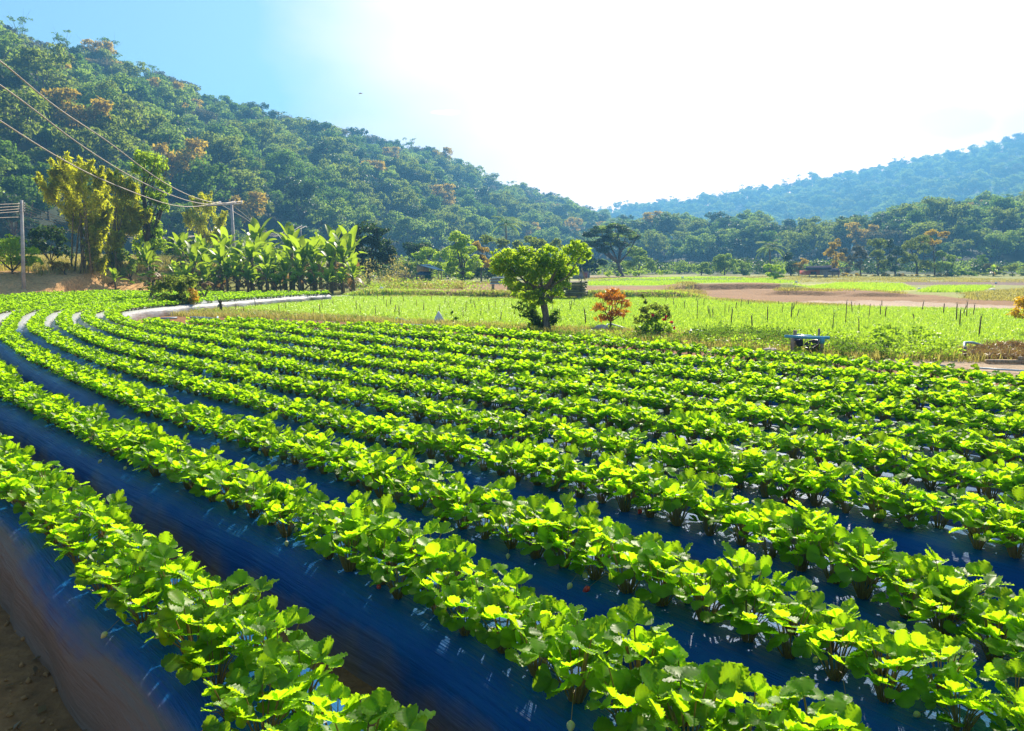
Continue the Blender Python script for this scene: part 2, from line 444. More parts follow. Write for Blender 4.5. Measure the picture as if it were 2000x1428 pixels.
def ground_sheet():
    pxs = np.concatenate([np.linspace(-9000, -1200, 30)[:-1], np.linspace(-1200, -300, 60)[:-1], np.linspace(-300, 2300, 520), np.linspace(2300, 3200, 60)[1:], np.linspace(3200, 11000, 30)[1:]])
    ys = [0.2, .6, 1.0]
    py = 1428.0
    while py > 530:
        ys.append(G(1000, py)[1]); py -= 14 if py > 720 else (5 if py > 640 else (1.0 if py > 600 else .33))
    ys = [y for y in ys]
    y = ys[-1]
    while y < 1500: y *= 1.04; ys.append(y)
    ys = np.array(sorted(set(ys)))
    X = (pxs[None, :] - 1000) / FP * np.maximum(ys, 1.0)[:, None] * CP
    Y = np.broadcast_to(ys[:, None], X.shape)
    Z = ghoriz(X, Y)
    ppx, ppy = pix(X, Y, np.zeros_like(X))
    ppx = ppx + (fnoise(X * 1.3, Y * 1.3) - .5) * 14; ppy2 = ppy + (fnoise(X * 2 + 9, Y * 2) - .5) * np.clip((ppy - 514) * .08, .8, 5)
    colr = np.zeros(X.shape + (3,)); colr[:] = (0.27, 0.125, 0.045)
    zid = np.zeros(X.shape, int)
    for i, (nm, poly, c) in enumerate(ZONES):
        mk = inpoly(ppx, ppy2, poly) & (Y > 5)
        colr[mk] = c; zid[mk] = i + 1
    hill_c = Y > 104
    colr[hill_c] = (0.05, 0.075, 0.02)
    colr *= (0.78 + 0.44 * fnoise(X * .7, Y * .7))[..., None]
    Vx = np.stack([X, Y, Z], -1).reshape(-1, 3)
    ny, nx = X.shape
    I = np.arange(ny * nx).reshape(ny, nx)
    F = np.stack([I[:-1, :-1], I[:-1, 1:], I[1:, 1:], I[1:, :-1]], -1).reshape(-1, 4)
    mb = MB(); mb.add(Vx, F)
    m, n, out = newmat('ground_soil_and_grass')
    N, L = n.nodes.new, n.links.new
    at = N('ShaderNodeAttribute'); at.attribute_name = 'zc'
    tc = N('ShaderNodeTexCoord')
    nz = N('ShaderNodeTexNoise'); nz.inputs['Scale'].default_value = 9; nz.inputs['Detail'].default_value = 10; nz.inputs['Roughness'].default_value = .65
    L(tc.outputs['Object'], nz.inputs['Vector'])
    nz2 = N('ShaderNodeTexNoise'); nz2.inputs['Scale'].default_value = 1.7; nz2.inputs['Detail'].default_value = 8
    L(tc.outputs['Object'], nz2.inputs['Vector'])
    mr = N('ShaderNodeMapRange'); mr.inputs[1].default_value = .3; mr.inputs[2].default_value = .7; mr.inputs[3].default_value = .55; mr.inputs[4].default_value = 1.45
    L(nz.outputs['Fac'], mr.inputs[0])
    hs = N('ShaderNodeHueSaturation'); L(at.outputs['Color'], hs.inputs['Color']); L(mr.outputs[0], hs.inputs['Value'])
    p = N('ShaderNodeBsdfPrincipled'); p.inputs['Roughness'].default_value = .92; p.inputs['Specular IOR Level'].default_value = .15
    L(hs.outputs[0], p.inputs['Base Color'])
    b = N('ShaderNodeBump'); b.inputs['Strength'].default_value = 1.0; b.inputs['Distance'].default_value = .035
    ad = N('ShaderNodeMath'); L(nz.outputs['Fac'], ad.inputs[0]); L(nz2.outputs['Fac'], ad.inputs[1])
    L(ad.outputs[0], b.inputs['Height']); L(b.outputs[0], p.inputs['Normal'])
    L(p.outputs[0], out.inputs[0])
    me = mb.mesh('ground', m, True)
    ca = me.attributes.new('zc', 'FLOAT_COLOR', 'POINT')
    ca.data.foreach_set('color', np.concatenate([colr.reshape(-1, 3), np.ones((nx * ny, 1))], 1).astype(np.float32).ravel())
    tag(link('ground', me), kind='structure')
    # coarse earth under and behind the camera
    mb = MB(); mb.add([(-900, -300, -.4), (900, -300, -.4), (900, 1400, -.4), (-900, 1400, -.4)], [(0, 1, 2, 3)])
    tag(mb.build('ground_base', M_wood), kind='structure')
ground_sheet()

# ------------------------------------------------------------------ planting beds under plastic film
ZB = 0.28
def catmull(pts, step=0.12):
    p = np.asarray(pts, float)
    p = np.concatenate([[2 * p[0] - p[1]], p, [2 * p[-1] - p[-2]]])
    out = []
    for i in range(1, len(p) - 2):
        n = max(2, int(np.linalg.norm(p[i + 1] - p[i]) / step))
        t = np.linspace(0, 1, n, endpoint=False)[:, None]
        a, b, c, d = p[i - 1], p[i], p[i + 1], p[i + 2]
        out.append(.5 * (2 * b + (c - a) * t + (2 * a - 5 * b + 4 * c - d) * t ** 2 + (3 * b - a - 3 * c + d) * t ** 3))
    out.append(p[-2][None])
    q = np.concatenate(out)
    for _ in range(6):
        q[1:-1] = .25 * q[:-2] + .5 * q[1:-1] + .25 * q[2:]
    return q
def resample(q, step):
    s = np.concatenate([[0], np.cumsum(np.linalg.norm(np.diff(q, axis=0), axis=1))])
    t = np.arange(0, s[-1], step)
    return np.stack([np.interp(t, s, q[:, i]) for i in range(q.shape[1])], 1)
def normals(q):
    t = np.gradient(q, axis=0); t /= np.linalg.norm(t, axis=1)[:, None] + 1e-9
    return t, np.stack([-t[:, 1], t[:, 0]], 1)
def offset(q, d):
    return q + normals(q)[1] * d
def GG(l, z=0.40): return np.array([G(a, b, z)[:2] for a, b in l])
NEAR = {
 1: [(575, 1400), (500, 1310), (450, 1240), (230, 1090), (100, 963), (0, 915)],
 2: [(1650, 1510), (1400, 1403), (1200, 1312), (1000, 1190), (800, 1096), (600, 1000), (450, 940), (300, 880), (200, 838), (100, 790), (0, 745)],
 3: [(1400, 1150), (1200, 1076), (1000, 1008), (800, 940), (600, 871), (450, 828), (300, 783), (200, 744), (100, 702), (60, 681), (30, 661), (12, 642)],
 4: [(1900, 1190), (1650, 1080), (1400, 993), (1200, 942), (1000, 893), (800, 846), (600, 798), (450, 762), (300, 724), (200, 694), (130, 668), (92, 648), (68, 632)],
 5: [(1900, 1012), (1650, 955), (1400, 903), (1200, 864), (1000, 827), (800, 789), (600, 750), (450, 722), (300, 690), (200, 663), (150, 641), (124, 624)],
 6: [(1900, 928), (1650, 884), (1400, 842), (1200, 809), (1000, 777), (800, 747), (600, 717), (450, 690), (300, 660), (230, 642), (188, 626), (171, 615)],
 7: [(1900, 865), (1650, 829), (1400, 797), (1200, 768), (1000, 741), (800, 713), (600, 687), (450, 664), (300, 638), (250, 627), (219, 613)],
 8: [(1900, 820), (1650, 790), (1400, 762), (1200, 738), (1000, 715), (800, 690), (600, 664), (450, 647), (340, 634), (290, 624)],
 9: [(1900, 785), (1650, 758), (1400, 733), (1200, 711), (1000, 690), (800, 667), (600, 645), (450, 632), (375, 625)],
 10: [(1900, 757), (1650, 729), (1400, 707), (1200, 688), (1000, 669), (800, 649), (650, 635), (520, 628), (440, 622)],
 11: [(1900, 732), (1700, 710), (1500, 694), (1400, 684), (1200, 668), (1000, 651), (870, 641), (770, 635), (680, 630)],
}
far7 = GG([(232, 602), (262, 597), (330, 591), (420, 584), (520, 577), (640, 570)])
ROWS = {}
for k in (7, 6, 5, 4, 3):
    near = GG(NEAR[k])
    f = offset(catmull(far7, .3), (7 - k) * 0.62)          # left of the innermost leg
    f = f[f[:, 1] > near[-1, 1] + 1.3]
    d = near[0] - near[1]; d /= np.linalg.norm(d)
    near = np.concatenate([[near[0] + d * 3.5], near])
    ROWS[k] = catmull(np.concatenate([near, f[::6]]))
def leg(k, src, d, ymin):
    near = GG(NEAR[k]); dd = near[0] - near[1]; dd /= np.linalg.norm(dd)
    near = np.concatenate([[near[0] + dd * 3.0], near])
    o = offset(src, d); o = o[o[:, 1] > ymin]
    return catmull(np.concatenate([near, o[::8]]))
ROWS[2] = leg(2, ROWS[3], 0.68, GG(NEAR[2])[-1, 1] + 1.0)
ROWS[1] = leg(1, ROWS[2], 0.80, GG(NEAR[1])[-1, 1] + 1.0)
for k in (8, 9, 10, 11):
    near = GG(NEAR[k]); dd = near[0] - near[1]; dd /= np.linalg.norm(dd)
    ROWS[k] = catmull(np.concatenate([[near[0] + dd * 5], near]))
src = ROWS[1]
for i, k in enumerate(range(0, -11, -1)):
    src = resample(offset(src, 0.64), .3)
    q = src[src[:, 1] > 8 + i * .4]
    yf = np.interp(q[:, 0], _bf[:, 0], _bf[:, 1])
    q = q[q[:, 1] < yf - .2]
    if len(q) > 8: ROWS[k] = catmull(q, .2)

def film_material():
    m, n, out = newmat('blue_grey_mulch_film')
    N, L = n.nodes.new, n.links.new
    at = N('ShaderNodeAttribute'); at.attribute_name = 'fu'
    mp = N('ShaderNodeMapping'); mp.inputs['Scale'].default_value = (40, 1.2, 1)
    L(at.outputs['Vector'], mp.inputs[0])
    nz = N('ShaderNodeTexNoise'); nz.inputs['Scale'].default_value = 1.6; nz.inputs['Detail'].default_value = 5; nz.inputs['Roughness'].default_value = .6
    L(mp.outputs[0], nz.inputs['Vector'])
    mp2 = N('ShaderNodeMapping'); mp2.inputs['Scale'].default_value = (4, 1.4, 1)
    L(at.outputs['Vector'], mp2.inputs[0])
    n2 = N('ShaderNodeTexNoise'); n2.inputs['Scale'].default_value = 1.5; n2.inputs['Detail'].default_value = 4
    L(mp2.outputs[0], n2.inputs['Vector'])
    cr = N('ShaderNodeValToRGB')
    cr.color_ramp.elements[0].position = .40; cr.color_ramp.elements[0].color = (0.002, 0.072, 0.235, 1)
    cr.color_ramp.elements[1].position = .72; cr.color_ramp.elements[1].color = (0.008, 0.110, 0.28, 1)
    L(n2.outputs['Fac'], cr.inputs[0])
    p = N('ShaderNodeBsdfPrincipled')
    p.inputs['Roughness'].default_value = .40; p.inputs['Metallic'].default_value = .0; p.inputs['Specular IOR Level'].default_value = .07
    # grey brown dirt along the lower skirts, white sun glare painted into the blue film past the bend (attribute film_glare)
    sx = N('ShaderNodeSeparateXYZ'); L(at.outputs['Vector'], sx.inputs[0])
    ab = N('ShaderNodeMath'); ab.operation = 'ABSOLUTE'; L(sx.outputs[0], ab.inputs[0])
    ad = N('ShaderNodeMath'); ad.operation = 'MULTIPLY_ADD'; L(n2.outputs['Fac'], ad.inputs[0]); ad.inputs[1].default_value = .22; L(ab.outputs[0], ad.inputs[2])
    dwa = N('ShaderNodeAttribute'); dwa.attribute_name = 'dw'; ad2 = N('ShaderNodeMath'); L(ad.outputs[0], ad2.inputs[0]); L(dwa.outputs['Fac'], ad2.inputs[1]); ad = ad2
    mr = N('ShaderNodeMapRange'); L(ad.outputs[0], mr.inputs[0]); mr.inputs[1].default_value = .32; mr.inputs[2].default_value = .40
    m1 = N('ShaderNodeMix'); m1.data_type = 'RGBA'; L(mr.outputs[0], m1.inputs[0]); m1.inputs[7].default_value = (.20, .135, .10, 1)
    film_glare = N('ShaderNodeAttribute'); film_glare.attribute_name = 'film_glare'
    m2 = N('ShaderNodeMix'); m2.data_type = 'RGBA'; L(film_glare.outputs['Fac'], m2.inputs[0]); L(cr.outputs[0], m2.inputs[6]); m2.inputs[7].default_value = (.40, .40, .42, 1)
    L(m2.outputs[2], m1.inputs[6]); L(m1.outputs[2], p.inputs['Base Color'])
    b = N('ShaderNodeBump'); b.inputs['Strength'].default_value = .9; b.inputs['Distance'].default_value = .018
    L(nz.outputs['Fac'], b.inputs['Height']); L(b.outputs[0], p.inputs['Normal'])
    L(p.outputs[0], out.inputs[0])
    return m
M_film = film_material()
ORD = {1: 'first', 2: 'second', 3: 'third', 4: 'fourth', 5: 'fifth', 6: 'sixth', 7: 'seventh', 8: 'eighth', 9: 'ninth', 10: 'tenth', 11: 'eleventh'}
def film(k, q):
    q = resample(q, .07 if 1 <= k <= 6 else .12)
    t, nn = normals(q)
    s = np.arange(len(q)) * 1.0
    step = .07 if 1 <= k <= 6 else .12
    prof = [(-.355, -.02), (-.335, .03), (-.315, .10), (-.29, .17), (-.25, .235), (-.19, .268), (-.10, .28), (0, .283), (.10, .28), (.19, .268), (.25, .235), (.29, .17), (.315, .10), (.335, .03), (.355, -.02)]
    wsc = 1.0 if k >= 2 or k == 1 else .86
    V, U = [], []
    S = s * step
    for j, (a, z) in enumerate(prof):
        amp = .018 if 3 <= j <= 11 else .036
        wsc = 1.06 if (k == 1 and a > 0) else 1.0
        edge = (fnoise(S * 1.6 + j * .12 + k * 9, S * 0 + k * 3.7, 3) - .5)
        fold = (fnoise(S * 6 + k * 5, S * 0 + j * .7, 3) - .5)
        aa = a * wsc + np.sign(a) * edge * (amp * 2 if abs(a) > .28 else .01) * 1.6 + fold * .012
        zz = z + fold * amp * .9 + edge * .02
        # gathers where clods pin the film to the soil
        if abs(a) > .28: aa = aa - np.sign(a) * .03 * np.clip(np.sin(S * 2 * math.pi / .9 + k * 2 + edge * 5), .6, 1) * (abs(a) - .28) / .07
        V.append(np.stack([q[:, 0] + nn[:, 0] * aa, q[:, 1] + nn[:, 1] * aa, zz], 1))
        U.append(np.stack([np.full(len(q), a), S, np.full(len(q), k * 3.0)], 1))
    V = np.stack(V, 1); U = np.stack(U, 1)
    n, m_ = V.shape[:2]
    I = np.arange(n * m_).reshape(n, m_)
    F = np.stack([I[:-1, :-1], I[:-1, 1:], I[1:, 1:], I[1:, :-1]], -1).reshape(-1, 4)
    F = F[:, ::-1]
    mb = MB(); mb.add(V.reshape(-1, 3), F)
    me = mb.mesh('mulch_film', M_film, True)
    ua = me.attributes.new('fu', 'FLOAT_VECTOR', 'POINT'); ua.data.foreach_set('vector', U.reshape(-1, 3).astype(np.float32).ravel())
    film_glare_v = np.repeat(smooth(15.5, 18.5, q[:, 1])[:, None], m_, 1)
    a_ = me.attributes.new('film_glare', 'FLOAT', 'POINT'); a_.data.foreach_set('value', (film_glare_v * (1 if k <= 7 else 0)).reshape(-1).astype(np.float32))
    dwv = np.where((V[..., 0] * 0 + np.array([p_[0] for p_ in prof])[None, :]) > 0, .035 if k == 1 else -.065, -.065)
    a_ = me.attributes.new('dw', 'FLOAT', 'POINT'); a_.data.foreach_set('value', dwv.reshape(-1).astype(np.float32))
    o = link('mulch_film', me)
    if k >= 1:
        tag(o, f'blue grey plastic film over the {ORD[k]} strawberry bed from the bottom left corner', 'plastic film', 'plastic films over the strawberry beds')
    else:
        tag(o, 'plastic film strip hidden under the dense strawberry rows below the earth bank', 'plastic film', 'plastic films of the far strawberry rows')
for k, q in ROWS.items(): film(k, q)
# ------------------------------------------------------------------ strawberry plants
def leaflet(L_, rng):
    """one toothed leaflet: base at origin, pointing +x, folded along the midrib"""
    n, cols = 13, (-1, -.5, 0, .5, 1)
    xs = np.linspace(0, 1, n)
    wp = np.interp(xs, [0, .15, .35, .55, .72, .88, 1], [.04, .19, .35, .44, .45, .36, .12])
    fold = rng.uniform(.15, .55); curl = rng.uniform(-.45, .15); tw = rng.uniform(-.12, .12)
    V = []; A = []
    for i, (x, ww) in enumerate(zip(xs, wp)):
        for c in cols:
            rim = abs(c) == 1
            tooth = (.026 if i % 2 == 0 else -.014) if rim and i > 1 else 0
            wd = (ww + tooth) * c
            back = .10 * abs(c) ** 2 * (1 if x > .3 else 0)              # veins run forward to the rim
            pleat = (.034 if i % 2 == 0 else -.034) * abs(c) * (x > .1)
            tip = .03 if (rim and i % 2 == 0 and i > 2) else 0
            A.append((.22 if c == 0 else 0) + (.10 if i % 2 == 0 else -.08) - .12 * abs(c))
            V.append((x - back * .4 + tip, wd, abs(wd) * fold + curl * x * x * .5 + pleat + tw * x * c * .5 - .10 * ww * abs(c) ** 3))
    V = np.array(V)
    F = []
    for i in range(n - 1):
        for c in range(4):
            a = i * 5 + c
            F.append((a, a + 1, a + 6, a + 5))
    return V * L_, F, np.array(A)
def rotm(yaw, pitch, roll):
    return np.array(Matrix.Rotation(yaw, 3, 'Z') @ Matrix.Rotation(-pitch, 3, 'Y') @ Matrix.Rotation(roll, 3, 'X'))
def straw_plant(seed):
    rng = np.random.default_rng(seed)
    lf, st = MB(), MB()
    nl = int(rng.integers(19, 24))
    for i in range(nl):
        az = i * 2.4 + rng.uniform(-.3, .3)
        inner = i / nl
        tilt = rng.uniform(.08, .30) + (1 - inner) * .45            # from the vertical
        ln = rng.uniform(.10, .18) * (1.0 + .15 * inner)
        d = np.array([math.cos(az) * math.sin(tilt), math.sin(az) * math.sin(tilt), math.cos(tilt)])
        b0 = np.array([math.cos(az), math.sin(az), 0]) * .012
        tip = b0 + d * ln; tip[2] -= .02 * (1 - inner)
        mid = b0 + d * ln * .5 + np.array([0, 0, .012])
        st.tube([b0 - [0, 0, .01], mid, tip], [.0032, .0026, .0018], 4, False)
        L_ = rng.uniform(.046, .069)
        pitch = rng.uniform(.1, 1.15) if inner > .3 else rng.uniform(-.4, .7)
        roll0 = rng.uniform(-.5, .5)
        yaw0 = az + rng.uniform(-.5, .5)
        lv = rng.uniform(0, 1)
        for dy, s_ in ((0, 1.0), (1.15, .9), (-1.15, .9)):
            V, F, A = leaflet(L_ * s_, rng)
            R = rotm(yaw0, pitch, roll0) @ rotm(dy, rng.uniform(-.1, .25), rng.uniform(-.25, .25) + (.3 if dy > 0 else (-.3 if dy < 0 else 0)))
            lf.add(V @ R.T + tip, F, None, np.clip(lv + rng.uniform(-.1, .1) + A, 0, 1))
    # short reddish crown at the base
    for _ in range(7):
        a = rng.uniform(0, 6.28)
        st.tube([(0, 0, -.02), (.02 * math.cos(a), .02 * math.sin(a), .03)], [.008, .003], 4, False)
    return lf, st
def berry_bm(rng, ripe=True):
    mb = MB()
    n, m_ = 7, 6
    pr = [(0, 0), (.006, .003), (.0115, .009), (.012, .015), (.009, .023), (.004, .030), (0, .033)]
    a = rng.uniform(0, 6.28); c0 = np.array([math.cos(a) * .14, math.sin(a) * .14, .012])
    V = np.array([(r * math.cos(t), r * math.sin(t), -h) for r, h in pr for t in np.arange(8) * math.pi / 4])
    R = rotm(a, rng.uniform(.6, 1.2), 0)
    F = [(i * 8 + j, i * 8 + (j + 1) % 8, (i + 1) * 8 + (j + 1) % 8, (i + 1) * 8 + j) for i in range(len(pr) - 1) for j in range(8)]
    return V, F, R, c0
M_berry = noisemat('ripe_berry', (0.55, 0.02, 0.01), (0.75, 0.06, 0.02), 300, .3, .3, spec=.6)
M_unripe = noisemat('unripe_berry', (0.50, 0.50, 0.15), (0.65, 0.55, 0.25), 300, .4, .2)
PROTO = []
for sdd in range(9):
    lf, st = straw_plant(100 + sdd)
    rng = np.random.default_rng(500 + sdd)
    frs = []; kind = sdd % 3
    nb = (1, 1, 0)[kind]
    for _ in range(nb):
        V, F, R, c0 = berry_bm(rng)
        fr = MB(); fr.add(V @ R.T + c0 + [0, 0, .012], F)
        frs.append(fr.mesh('strawberry', M_berry if sdd == 1 else M_unripe, True))
        st.tube([(0, 0, .04), (c0[0] * .6, c0[1] * .6, .07), (c0[0], c0[1], c0[2] + .014)], [.0015, .0012, .001], 4, False)
    fl = MB()
    if sdd % 2 == 0:
        a = rng.uniform(0, 6.28); c = np.array([math.cos(a) * .10, math.sin(a) * .10, .15])
        for q in range(5):
            t = q * 2 * math.pi / 5
            fl.add([c, c + [.008 * math.cos(t - .5), .008 * math.sin(t - .5), .003], c + [.013 * math.cos(t), .013 * math.sin(t), .004], c + [.008 * math.cos(t + .5), .008 * math.sin(t + .5), .003]], [(0, 1, 2, 3)])
        st.tube([(0, 0, .02), (c[0] * .7, c[1] * .7, .09), tuple(c)], [.0016, .0012, .001], 4, False)
    PROTO.append((lf.mesh('leaves', GREENS['strawberry']), st.mesh('stalks', M_stalk, True), frs, fl.mesh('flower', GREENS['petal']) if fl.n else None))
spots = []
rng = np.random.default_rng(11)
for k, q in ROWS.items():
    far = k < 1
    s_ = np.concatenate([[0], np.cumsum(np.linalg.norm(np.diff(q, axis=0), axis=1))])
    t_all, n_all = normals(q)
    u, i = 0.0, 0
    while u < s_[-1]:
        cx, cy = np.interp(u, s_, q[:, 0]), np.interp(u, s_, q[:, 1])
        nx_, ny_ = np.interp(u, s_, n_all[:, 0]), np.interp(u, s_, n_all[:, 1])
        dist = math.hypot(cx, cy)
        u += float(np.interp(dist, [2.5, 5, 9, 20], [.118, .100, .088, .118])) * rng.uniform(.8, 1.2) * float(np.interp(cx, [-2, .5], [1.0, .86])); i += 1
        sd_ = (.084 if i % 2 else -.084) * float(np.interp(dist, [3, 9], [1, .85]))
        o_ = sd_ + rng.uniform(-.02, .02)
        x, y = cx + nx_ * o_, cy + ny_ * o_
        px_, py_ = pix(x, y, .35)
        if y < .4 or px_ < -700 or px_ > 3600 or py_ > 3000: continue
        if y > 26 and rng.uniform() < .25: continue
        if rng.uniform() < .012: continue
        sc = rng.uniform(.84, 1.16) * float(np.interp(dist, [2.5, 5, 9], [.98, .90, .84])) * (1 if not far else .95) * float(np.interp(cx, [-2.5, .5], [1.0, 1.10]))
        if k + 1 in ROWS and not far:
            dn = np.sqrt(((ROWS[k + 1][::3] - [cx, cy]) ** 2).sum(1).min())
            sc *= float(np.clip(dn / .74, .80, 1.0))
        if rng.uniform() < .05: sc *= .7
        spots.append((dist, k, x, y, rng.uniform(0, 6.28), sc, int(rng.integers(0, 9))))
spots.sort()
def inframe(s):
    px_, py_ = pix(s[2], s[3], .42)
    return -30 < px_ < 2030 and py_ < 1480
near_s = [s for s in spots if inframe(s)][:300]
near_ids = set(id(s) for s in near_s)
rest = [s for s in spots if id(s) not in near_ids]
SRC = {}
for (d_, k, x, y, rz, sc, pi_) in near_s:
    ppx = pix(x, y, .4)[0]; part_ = 'left edge' if ppx < 180 else ('left part' if ppx < 480 else ('left centre' if ppx < 800 else ('centre' if ppx < 1120 else ('right centre' if ppx < 1450 else ('right part' if ppx < 1750 else 'right edge')))))
    look = ('stunted ' if sc < .8 else ('tall ' if sc > 1.08 else ('low ' if sc < .93 else ''))) + 'strawberry plant'
    look += (' with fruit and blossom' if PROTO[pi_][2] and PROTO[pi_][3] else (' with fruit' if PROTO[pi_][2] else (' with white blossom' if PROTO[pi_][3] else ' in leaf only')))
    o = empty('strawberry_plant', (x, y, ZB - .005), rz, f'{look}, {ORD[k]} bed from bottom left, {part_}', 'strawberry plant', f'strawberry plants in the near stretch of the {ORD[k]} bed')
    o.scale = (sc, sc, sc * 1.06)
    a = link('leaves', PROTO[pi_][0], o); b = link('stalks', PROTO[pi_][1], o)
    SRC.setdefault(pi_, a)
    for fm in PROTO[pi_][2]: link('strawberry', fm, o)
    if PROTO[pi_][3]: link('flower', PROTO[pi_][3], o)

def instance_object(name, pts, sources, label, cat, kind='stuff', group=None):
    """ONE object: points carrying turn, size and kind; the shapes of the source objects stand on them"""
    me = bpy.data.meshes.new(name)
    n = len(pts)
    me.vertices.add(n)
    me.vertices.foreach_set('co', np.array([p[0:3] for p in pts], dtype=np.float32).ravel())
    for nm, i in (('rot', 3), ('scl', 4)):
        a = me.attributes.new(nm, 'FLOAT', 'POINT'); a.data.foreach_set('value', np.array([p[i] for p in pts], dtype=np.float32))
    a = me.attributes.new('idx', 'INT', 'POINT'); a.data.foreach_set('value', np.array([p[5] for p in pts], dtype=np.int32))
    o = link(name, me)
    ng = bpy.data.node_groups.new(name + '_scatter', 'GeometryNodeTree')
    ng.interface.new_socket('Geometry', in_out='INPUT', socket_type='NodeSocketGeometry')
    ng.interface.new_socket('Geometry', in_out='OUTPUT', socket_type='NodeSocketGeometry')
    N, L = ng.nodes.new, ng.links.new
    gi, go = N('NodeGroupInput'), N('NodeGroupOutput')
    jn = N('GeometryNodeGeometryToInstance')
    srcs = []
    for s_ in sources:
        oi = N('GeometryNodeObjectInfo'); oi.inputs['Object'].default_value = s_[0] if isinstance(s_, tuple) else s_
        oi.inputs['As Instance'].default_value = False
        gout = oi.outputs['Geometry']
        if isinstance(s_, tuple):
            j2 = N('GeometryNodeJoinGeometry')
            for extra in s_[1:]:
                o2 = N('GeometryNodeObjectInfo'); o2.inputs['Object'].default_value = extra; o2.inputs['As Instance'].default_value = False
                L(o2.outputs['Geometry'], j2.inputs[0])
            L(gout, j2.inputs[0]); gout = j2.outputs[0]
        srcs.append(gout)
    for s_ in reversed(srcs):
        g2 = N('GeometryNodeGeometryToInstance'); L(s_, g2.inputs[0])
        L(g2.outputs[0], jn.inputs[0]) if False else srcs.__setitem__(srcs.index(s_), g2.outputs[0])
    jg = N('GeometryNodeJoinGeometry')
    for s_ in reversed(srcs): L(s_, jg.inputs[0])
    ip = N('GeometryNodeInstanceOnPoints')
    L(gi.outputs[0], ip.inputs['Points']); L(jg.outputs[0], ip.inputs['Instance'])
    ip.inputs['Pick Instance'].default_value = True
    def attr(nm, typ):
        a = N('GeometryNodeInputNamedAttribute'); a.data_type = typ; a.inputs['Name'].default_value = nm
        return a.outputs['Attribute']
    L(attr('idx', 'INT'), ip.inputs['Instance Index'])
    cx = N('ShaderNodeCombineXYZ'); L(attr('rot', 'FLOAT'), cx.inputs[2])
    L(cx.outputs[0], ip.inputs['Rotation'])
    L(attr('scl', 'FLOAT'), ip.inputs['Scale'])
    L(ip.outputs[0], go.inputs[0])
    md = o.modifiers.new('scatter', 'NODES'); md.node_group = ng
    tag(o, label, cat, group, kind)
    return o
ks = sorted(SRC)
def pair(pi_):
    a = SRC[pi_]; st_ = [c for c in a.parent.children if c.name.startswith('stalks')][0]
    return (a, st_)
if True:
    instance_object('strawberry_plants', [(x, y, ZB - .005, rz, sc, ks.index(pi_) if pi_ in ks else 0) for (d_, k, x, y, rz, sc, pi_) in rest],
                    [pair(i) for i in ks], 'dense green strawberry plants filling the farther stretches of all the curving beds', 'strawberry plants')
# ------------------------------------------------------------------ wooded hills
def hill_sheet(name, cols, zshape, tree_h, color, nt=40, back=.5, dz=0.0):
    """cols: rows of (photo x, distance of the foot, distance of the ridge, photo y of the skyline)"""
    c = np.array(cols, float)
    pxs = np.linspace(c[0, 0], c[-1, 0], 150)
    Db, Dr = np.interp(pxs, c[:, 0], c[:, 1]), np.interp(pxs, c[:, 0], c[:, 2])
    sky_ = np.interp(pxs, c[:, 0], c[:, 3])
    zr = np.array([P(a, b, d)[2] for a, b, d in zip(pxs, sky_, Dr)]) - tree_h
    def point(px, t):
        db, dr, z_ = np.interp(px, pxs, Db), np.interp(px, pxs, Dr), np.interp(px, pxs, zr)
        y = db + (dr - db) * t
        tt = np.clip(t, 0, 1)
        s = np.where(t <= 1, tt ** zshape, 1 - (t - 1) * 1.1)
        z = dz + (z_ - dz) * s
        x0 = (px - 1000) / FP * y * CP
        z = z + (fnoise(x0 / 28 + 3, y / 28) - .5) * min(14, tree_h * 2.2) * np.clip(t * 3, 0, 1) * np.clip(np.abs(1 - t) * 3 + .25, 0, 1)
        x = XZ(px, y, z)
        return x, y, z
    ts = np.linspace(0, 1 + back, nt)
    PX, T = np.meshgrid(pxs, ts)
    x, y, z = point(PX, T)
    V = np.stack([x, y, z], -1)
    V[0, :, 2] -= 1.5
    I = np.arange(V.shape[0] * V.shape[1]).reshape(V.shape[:2])
    F = np.stack([I[:-1, :-1], I[:-1, 1:], I[1:, 1:], I[1:, :-1]], -1).reshape(-1, 4)
    mb = MB(); mb.add(V.reshape(-1, 3), F)
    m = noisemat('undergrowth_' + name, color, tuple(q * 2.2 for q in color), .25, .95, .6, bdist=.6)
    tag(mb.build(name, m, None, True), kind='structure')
    return point

# tree shapes, in metres, foot at the origin
def make_tree(seed, h, blobs, leaf, mat, bark=None, cover=8, sub=12, r0=.16, th=.5, **kw):
    rng = np.random.default_rng(seed)
    cr, tr = MB(), MB()
    blobcloud(cr, blobs, leaf, rng, cover, sub, **kw)
    limbs(tr, (0, 0, 0), [b[:3] for b in blobs], r0, rng, th)
    return cr.mesh('crown', GREENS[mat]), tr.mesh('trunk', bark or M_bark, True)
def rand_blobs(seed, h, R, n, low=.35, flat=.75):
    rng = np.random.default_rng(seed)
    B = [(0, 0, h * .78, R * .62, R * .62, R * .5)]
    for i in range(n):
        a = i * 2.4 + rng.uniform(-.5, .5); rr = R * rng.uniform(.35, .75)
        z = h * rng.uniform(low + .12, .92)
        s = R * rng.uniform(.32, .55)
        B.append((math.cos(a) * rr, math.sin(a) * rr, z, s, s, s * flat))
    return B
FOREST = {}   # kind -> list of (crown mesh, trunk mesh)
specs = [('mid', 'mid', 3), ('olive', 'olive', 3), ('brown', 'brown', 2), ('yellow', 'yellow', 1), ('dark', 'dark', 2), ('pale', 'pale', 2)]
sd_n = 0
